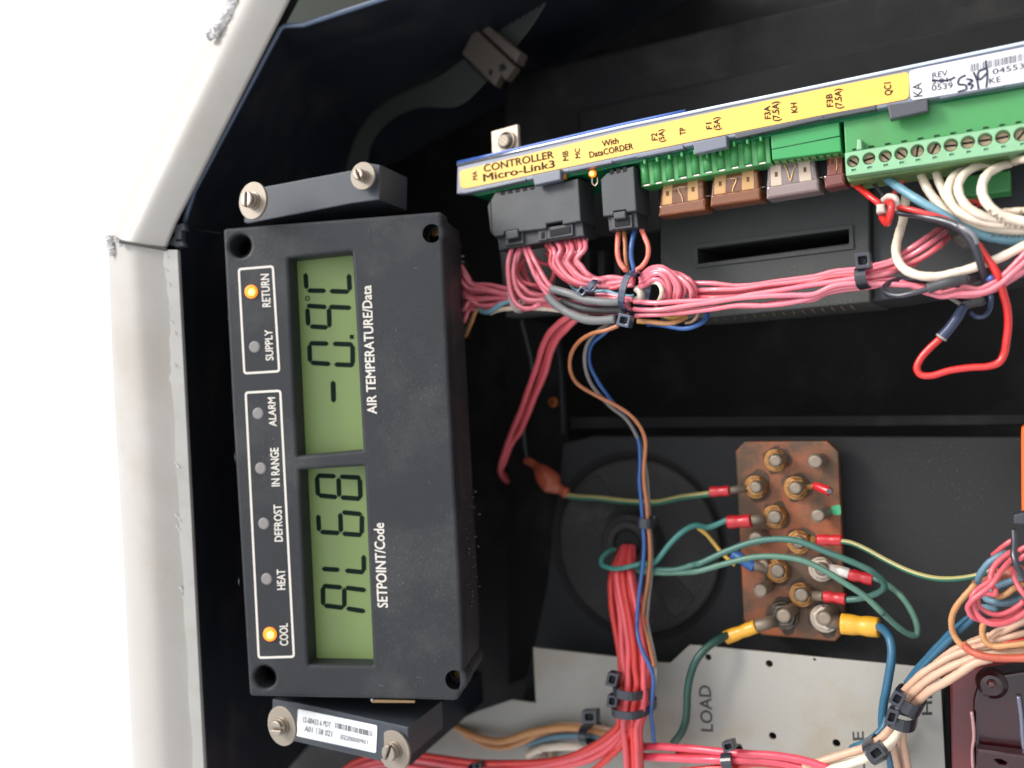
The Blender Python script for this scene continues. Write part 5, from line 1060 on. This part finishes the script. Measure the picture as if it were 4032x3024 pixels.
text('wire_print', 'K', PL, *U6((2165, 672), (2212, 668), (2168, 615)), ink, 6.4, None, label='single black letter on the short white wire at the right edge', cat='lettering')
W6('light blue wire slanting down to the right from the terminals', wlblue, [(700, 260, -10), (800, 345, -5), (950, 455, -1), (1100, 555, 1), (1280, 660, 1), (1420, 745, 0), (1560, 830, -2), (1750, 900, -4), (1950, 945, -5), (2212, 955, -5), (2400, 940, -5)], 48, -2)
text('wire_print', '6 KDH', PL, *U6((1850, 925), (2160, 935), (1858, 890)), inkb, 1.6, None, label='dark stencilled letters on the light blue wire', cat='lettering')
W6('thick red wire from the left end of the terminals into the nylon clamp', wred, [(350, 345, -12), (430, 410, -8), (520, 480, -5), (610, 545, -4), (700, 600, -5)], 36, -6)
W6('red wire bent in a tight loop round the nylon clamp', wred, [(660, 640, -4), (690, 720, 0), (735, 765, 3), (758, 700, 5), (775, 600, 6), (760, 535, 4), (720, 545, -2)], 38, 2)
W6('red wire running right from the nylon clamp beside the black one', wred, [(760, 570, -3), (880, 590, 1), (1050, 630, 3), (1250, 690, 4), (1430, 760, 3), (1560, 880, 1), (1640, 980, 0)], 30, 2)
W6('dark red wire rising behind the nylon clamp to the terminals', wred, [(950, 240, -15), (900, 300, -14), (850, 380, -14), (790, 470, -14)], 36, -14)
W6('dark red wire glimpsed behind the white arcs', wred, [(1580, 460, -30), (1650, 500, -30), (1750, 560, -30)], 50, -30)
W6('thin dark grey wire left of the light blue one under the terminals', shrinkd, [(530, 310, -12), (590, 390, -10), (670, 490, -8)], 20, -10)
tb2 = W6('black wire sweeping from the nylon clamp down to the right', wblack, [(790, 645, -2), (950, 675, 0), (1150, 715, 3), (1350, 765, 5), (1500, 830, 7), (1610, 940, 8), (1680, 1080, 8), (1730, 1230, 6), (1770, 1370, 2), (1785, 1450, -2)], 42, 4, radii=[32 * U6.k, 34 * U6.k, 38 * U6.k, 44 * U6.k, 50 * U6.k, 52 * U6.k, 46 * U6.k, 40 * U6.k, 36 * U6.k, 30 * U6.k])
W6('clear wrinkled sleeve over the end of the black wire', mat('clear_tape', (150, 150, 156), .2, trans=.5, coat=.5), [(1500, 800, 9), (1580, 840, 10), (1660, 900, 10), (1700, 990, 9)], 26, 9, name='clear_sleeve')
rw = U6((1705, 1000, 3), (1790, 1130, 4), (1880, 1250, 4), (1940, 1370, 3)) + U7((1990, 440, 0), (2030, 600, -2), (2040, 760, -4), (2020, 950, -5), (1995, 1090, -6), (1940, 1180, -6), (1830, 1222, -6), (1620, 1238, -6), (1400, 1270, -6), (1200, 1325, -6), (1090, 1315, -6), (1045, 1250, -6), (1080, 1150, -6), (1170, 1040, -6), (1300, 920, -6))
t_r = thing('spliced_wire', 'bright red wire hanging in a square loop with a blue black sleeve at its end', 'wire', PL.hit(rw[0][0], rw[0][1], .003))
tube('insulation', PL, rw, 14.5, wred, -3, t_r)
tube('shrink_sleeve', PL, U7((1315, 905, -6), (1400, 810, -6), (1480, 700, -6), (1560, 570, -8)), 20, shrinkb, -6, t_r, sides=16, radii=[22, 20, 20, 18])
tube('sleeve_mouth', PL, U7((1305, 918, -6), (1322, 898, -6)), 22.5, mat('sleeve_end', (150, 146, 140), .5), -6, t_r, sides=16, n=2)
W6('grey wire end peeping from under the pink loom beside the red loop', wgrey, [(1380, 1570, -8), (1450, 1610, -8), (1530, 1660, -8)], 22, -8)
wire('dark blue black hook shaped wire end below the pink loom', shrinkb, U7, [(1640, 645, -12), (1700, 685, -11), (1780, 680, -11), (1835, 620, -12), (1850, 520, -14), (1845, 440, -15)], 26, -12)
wire('short dirty grey sleeve stub behind the red loop sleeve', shrinkd, U7, [(1560, 560, -14), (1650, 530, -14), (1780, 500, -15)], 50, -14)
# black loop with sleeve
bl2 = thing('spliced_wire', 'black wire folded in a flat loop ending in a short charcoal sleeve', 'wire', PL.hit(3600, 1130, .004))
tube('insulation', PL, U6((1500, 1440, 4), (1300, 1420, 0), (1080, 1390, -3), (900, 1385, -3), (770, 1410, -1), (690, 1470, 2), (720, 1535, 5), (850, 1560, 7), (1010, 1530, 8), (1200, 1480, 8)), 11.5, wblack, 4, bl2)
tube('shrink_sleeve', PL, U6((1165, 1485, 8), (1280, 1445, 8), (1400, 1410, 8), (1580, 1385, 6)), 19, shrinkd, 8, bl2, sides=16, radii=[21, 20, 20, 19])
tube('sleeve_tail', PL, U6((1560, 1385, 2), (1700, 1340, -1), (1900, 1250, -2), (2212, 1120, -2), (2400, 1060, -2)), 24, mat('dark_tube', (58, 54, 56), .4, var=.15, bump=.3, bs=400), -1, bl2)
W6('short blue metal clip end beside the red wire above the loom', MATS['blue_film_edge'], [(1820, 1390, 3), (1870, 1350, 4)], 26, 3, name='clip_end', jit=0)
nc = thing('nylon_clamp', 'small translucent nylon clamp gripping the red wires under the terminals', 'clamp', PL.hit(3490, 800, 0))
tube('clamp_ring', PL, U6((680, 520, -2), (740, 478, 0), (810, 500, 1), (830, 570, 1), (810, 620, 0)), 12, nyl, 0, nc)
plate('clamp_block', PL, U6((600, 560), (690, 555), (705, 650), (600, 665)), 3, 6, nyl, nc, .8)
dk = thing('dark_clip', 'dirty grey plastic clip in the shade under the light blue wire', 'clip', PL.hit(3770, 950, -.02))
plate('clip_body', PL, U6((1400, 900), (1560, 880), (1640, 1010), (1540, 1040), (1450, 980)), -22, 8, mat('dirty_clip', (84, 78, 70), .6), dk, 1)
# ---------------------------------------------------------------- right edge loom, lower right
W5 = lambda label, m, pts, r, off, group=None, **kw: wire(label, m, V5, pts, r, off, group, **kw)
gz = 'wires of the thick loom at the right edge'
W5('pink wire at the top of the right edge loom above the slate blue one', wpinkd, [(1770, 330, -36), (1850, 260, -32), (1950, 175, -30), (2080, 90, -30)], 36, -30, gz)
W5('slate blue corrugated sleeve over the edge of the right loom', wslate, [(1555, 770, -34), (1560, 680, -31), (1600, 560, -28), (1700, 430, -27), (1820, 350, -27), (1950, 290, -28)], 48, -28, gz)
W5('pink wire looped widest at the right edge loom', wpinkd, [(2030, 260, -22), (1930, 330, -21), (1830, 420, -20), (1760, 520, -19), (1735, 620, -18), (1730, 700, -17), (1600, 790, -16), (1500, 880, -15), (1470, 980, -15), (1510, 1110, -15), (1600, 1230, -15), (1740, 1300, -15), (1900, 1300, -16), (2060, 1240, -18), (2300, 1080, -20)], 42, -17, gz)
W5('pink wire crossing itself in the right edge loom', wpinkd, [(2030, 370, -20), (1950, 440, -18), (1860, 540, -16), (1780, 650, -14), (1700, 740, -13), (1560, 850, -12), (1430, 960, -12), (1380, 1060, -13), (1430, 1180, -14), (1540, 1240, -16), (1700, 1265, -18), (1900, 1240, -20), (2200, 1100, -22)], 38, -14, gz)
W5('pink wire curled in the inner loop of the right edge loom', wpinkd, [(1740, 640, -22), (1745, 760, -20), (1820, 830, -18), (1810, 900, -17), (1720, 885, -17), (1610, 890, -17), (1550, 960, -17), (1570, 1060, -17), (1680, 1140, -17), (1830, 1170, -18), (1980, 1120, -19), (2200, 970, -20)], 38, -18, gz)
W5('pink wire falling beside the thick black strap at the right edge', wpinkd, [(2050, 510, -22), (2070, 620, -20), (2120, 740, -19), (2200, 860, -18), (2300, 960, -18)], 38, -19, gz)
W5('pink wire at the right edge right of the black strap', wpinkd, [(2140, 270, -24), (2200, 230, -24), (2320, 180, -24)], 36, -24, gz)
W5('lower pink wire at the right edge right of the black strap', wpinkd, [(2160, 400, -24), (2212, 350, -24), (2320, 280, -24)], 36, -24, gz)
W5('slate blue wire lying flat in the middle of the right loom', wslate, [(1620, 950, -26), (1700, 990, -24), (1850, 1030, -23), (2050, 1010, -24), (2300, 900, -26)], 50, -24, gz)
W5('slate blue wire tucked behind the pink loops of the right loom', wslate, [(1700, 860, -34), (1800, 760, -34), (1950, 700, -34), (2150, 640, -34)], 50, -34, gz)
W5('slate blue wire seen low between the pink loops', wslate, [(1440, 1100, -32), (1560, 1060, -30), (1680, 1060, -30), (1800, 1080, -30)], 45, -31, gz)
W5('rust brown wire deep inside the right edge loom', mat('rust_wire', (150, 78, 52), .5), [(1560, 760, -44), (1700, 690, -42), (1900, 600, -40), (2200, 560, -40)], 120, -42, gz)
W5('tan wire in the long bow left of the right edge loom', wtan, [(1500, 740, -30), (1400, 850, -30), (1260, 1010, -30), (1180, 1160, -31), (1160, 1300, -32), (1180, 1420, -33), (1260, 1560, -33), (1390, 1660, -32), (1560, 1740, -30), (1800, 1790, -28), (2300, 1790, -26)], 45, -30, gz)
W5('tan wire in the short bow under the pink loops', wtan, [(1620, 1250, -26), (1585, 1350, -26), (1590, 1470, -26), (1650, 1570, -26), (1760, 1620, -26), (1950, 1610, -25), (2300, 1570, -24)], 45, -26, gz)
W5('tan wire with a pale end band among the slate blue wires', wtan, [(1810, 920, -21), (1880, 910, -20), (1960, 870, -20), (2040, 810, -20), (2200, 740, -22)], 42, -20, gz)
W5('beige wire fanning to the upper right under the pink loops', wbeige, [(1680, 1480, -32), (1820, 1390, -32), (2000, 1330, -32), (2150, 1250, -33), (2300, 1150, -33)], 42, -32, gz)
W5('second beige wire fanning to the right under the pink loops', wbeige, [(1400, 1600, -34), (1600, 1540, -33), (1850, 1480, -31), (2050, 1380, -31), (2300, 1260, -31)], 46, -32, gz)
W5('third beige wire fanning to the right, lowest of the fan', wbeige, [(1500, 1680, -33), (1750, 1590, -31), (2000, 1520, -30), (2300, 1440, -30)], 46, -31, gz)
W5('red wire low at the right edge over the maroon transformer', wred, [(1750, 1640, -31), (1900, 1600, -30), (2100, 1580, -30), (2300, 1560, -30)], 42, -31, gz)
W6b = lambda label, m, pts, r, off, group=None, **kw: wire(label, m, V6, pts, r, off, group, **kw)
gy = 'beige wires running down to the double black tie'
tl1 = [(1100, 1430), (1400, 1180)]
wire('upper teal blue wire slanting from the right loom to the double tie', wtealb, V6, [(930, 740, -45), (1000, 640, -44), (1120, 500, -42), (1280, 330, -40), (1420, 190, -38), (1580, 60, -36), (1700, -40, -36)], 36, -41)
wire('lower teal blue wire slanting from the right loom to the double tie', wtealb, V6, [(960, 760, -42), (1060, 640, -41), (1200, 480, -39), (1360, 310, -37), (1500, 170, -35), (1640, 40, -34), (1720, -60, -34)], 38, -39)
beL = [([(830, 900, -40), (930, 800, -38), (1060, 670, -36), (1220, 560, -35), (1420, 450, -34), (1620, 380, -33), (1850, 330, -32), (2300, 300, -31)], 46),
       ([(880, 960, -38), (980, 850, -35), (1120, 730, -33), (1300, 620, -31), (1500, 530, -30), (1700, 460, -29), (1950, 430, -29), (2300, 400, -29)], 46),
       ([(960, 1000, -37), (1060, 910, -34), (1180, 810, -31), (1350, 720, -29), (1520, 620, -28), (1680, 520, -28), (1850, 470, -28)], 46),
       ([(860, 920, -42), (960, 800, -42), (1150, 600, -40), (1350, 440, -38), (1560, 330, -36), (1800, 250, -35), (2300, 200, -34)], 44),
       ([(900, 960, -43), (1100, 740, -40), (1300, 560, -38), (1520, 460, -36), (1750, 420, -34)], 44)]
for i, (p, r) in enumerate(beL): W6b('beige wire of the loom running down left into the double black tie', wbeige, p, r, -36, gy)
W6b('coral end of the long tan bow over the beige loom', mat('coral_tail', (168, 78, 58), .45, var=.1), [(1560, 330, -27), (1650, 400, -26), (1780, 445, -25), (1950, 460, -25), (2300, 450, -25)], 42, -26)
W6b('blue wire bending down left out of the double tie', wtealb, [(720, 1100, -45), (690, 1200, -44), (610, 1290, -43), (500, 1370, -43), (400, 1410, -44), (340, 1440, -48)], 36, -44)
gx = 'pale beige wires leaving the ties at the lower right'
W6b('pale beige wire leaving the double tie, top one through the single tie', wbeige, [(800, 1180, -42), (740, 1260, -40), (640, 1350, -38), (500, 1430, -36), (300, 1490, -35), (100, 1550, -35), (-200, 1640, -35)], 44, -38, gx)
W6b('pale beige wire leaving the double tie, second through the single tie', wwhite, [(860, 1200, -41), (800, 1300, -39), (690, 1400, -37), (520, 1520, -35), (350, 1590, -34), (150, 1660, -34), (-100, 1740, -34)], 44, -37, gx)
W6b('pale beige wire under the other two at the single tie', wwhite, [(820, 1280, -44), (720, 1420, -43), (560, 1500, -42), (300, 1560, -41), (0, 1620, -40), (-250, 1700, -40)], 40, -42, gx)
W6b('beige wire turning straight down from the double tie, left of three', wbeige, [(830, 1190, -45), (780, 1330, -46), (800, 1480, -47), (830, 1640, -48), (850, 1800, -48)], 38, -46, gx)
W6b('beige wire turning straight down from the double tie, middle of three', wbeige, [(880, 1200, -45), (850, 1320, -46), (880, 1440, -49), (900, 1560, -50), (910, 1700, -50)], 36, -48, gx)
W6b('beige wire turning straight down from the double tie, right of three', wbeige, [(920, 1200, -44), (905, 1330, -45), (925, 1480, -46), (950, 1640, -47), (970, 1800, -47)], 38, -46, gx)
# ---------------------------------------------------------------- cable ties
gt = 'cable ties on the wiring'
tie('large glossy tie around the main loom with a square hollow head below', U5((330, 745))[0], U5((225, 1200))[0], 26, -8, 24, U5((150, 1275))[0], (52, 50), tiem2, hoff=2)
tie('small glossy tie with a cut tail above the upper grey sleeve', X4((1500, 590))[0], X4((1290, 880))[0], 22, -7, 14, X4((1050, 810))[0], (36, 30), tiem2, hoff=-1, tail=[(q[0], q[1], -1) for q in X4((1150, 800), (1300, 790), (1380, 700))])
tie('hollow headed tie on the long pink loom left of the white bow', U6((465, 1255))[0], U6((490, 1490))[0], 42, -4, 17, U6((455, 1175))[0], (64, 62), tiem, hoff=5)
tie('upper of the two ties around the red gland bundle', V8((2040, 730))[0], V7((315, 810))[0], 33, -37, 26, V8((1960, 700))[0], (44, 54), tiem, hoff=-26)
tie('lower of the two ties around the red gland bundle', V8((2025, 960))[0], V7((320, 1010))[0], 30, -37, 26, V8((1960, 935))[0], (42, 48), tiem, hoff=-26)
tie('small black tie around the brown and blue wires over the gland', V1((1282, 700))[0], V1((1445, 720))[0], 38, -41, 8, V1((1425, 700))[0], (24, 42), tiem, hoff=-42)
tie('upright black tie over the tan and slate wires at the lower left', V8((1715, 1170))[0], V8((1720, 1370))[0], 34, -50, 16, V8((1712, 1105))[0], (52, 58), tiem, hoff=-41)
tie('bent black tie around the pink red wires at the lower edge', V7((1170, 1430))[0], V7((1230, 1660))[0], 42, -38, 16, V7((1150, 1430))[0], (40, 46), tiem, hoff=-26)
tie('upper half of the double black tie on the beige loom', V6((800, 830))[0], V6((1120, 1010))[0], 48, -38, 18, V6((830, 910))[0], (54, 56), tiem, hoff=-27)
tie('lower half of the double black tie on the beige loom', V6((730, 1060))[0], V6((1050, 1160))[0], 46, -40, 18, V6((770, 1110))[0], (46, 62), tiem, hoff=-27)
tie('single black tie on the pale wires below the word on the sheet', V6((510, 1340))[0], V6((680, 1570))[0], 44, -38, 14, V6((600, 1500))[0], (58, 66), tiem, hoff=-28)
tie('black tie on the red wires at the lower left edge beside the bracket', V8((490, 1600))[0], V8((492, 1760))[0], 30, -40, 12, V8((490, 1640))[0], (22, 32), tiem, hoff=-34)
tie('translucent tie around the pink fan beside the display', U4((890, 600))[0], U4((960, 915))[0], 20, -10, 10, U4((970, 800))[0], (20, 22), nyl, hoff=-7)
st = thing('rubber_strap', 'thick black strap around the loom at the right edge', 'strap', PL.hit(4000, 2200, -.02))
tube('strap_band', PL, V5((2060, -60, -14), (2070, 130, -12), (2065, 300, -10), (2100, 450, -9), (2170, 570, -10), (2290, 700, -14)), 13, wblack, -10, st, radii=[11, 12, 13, 13, 13, 12])
plate('strap_head', PL, V4((2090, 900), (2230, 870), (2230, 1010), (2090, 1010)), -12, 6, tiem, st, .6)
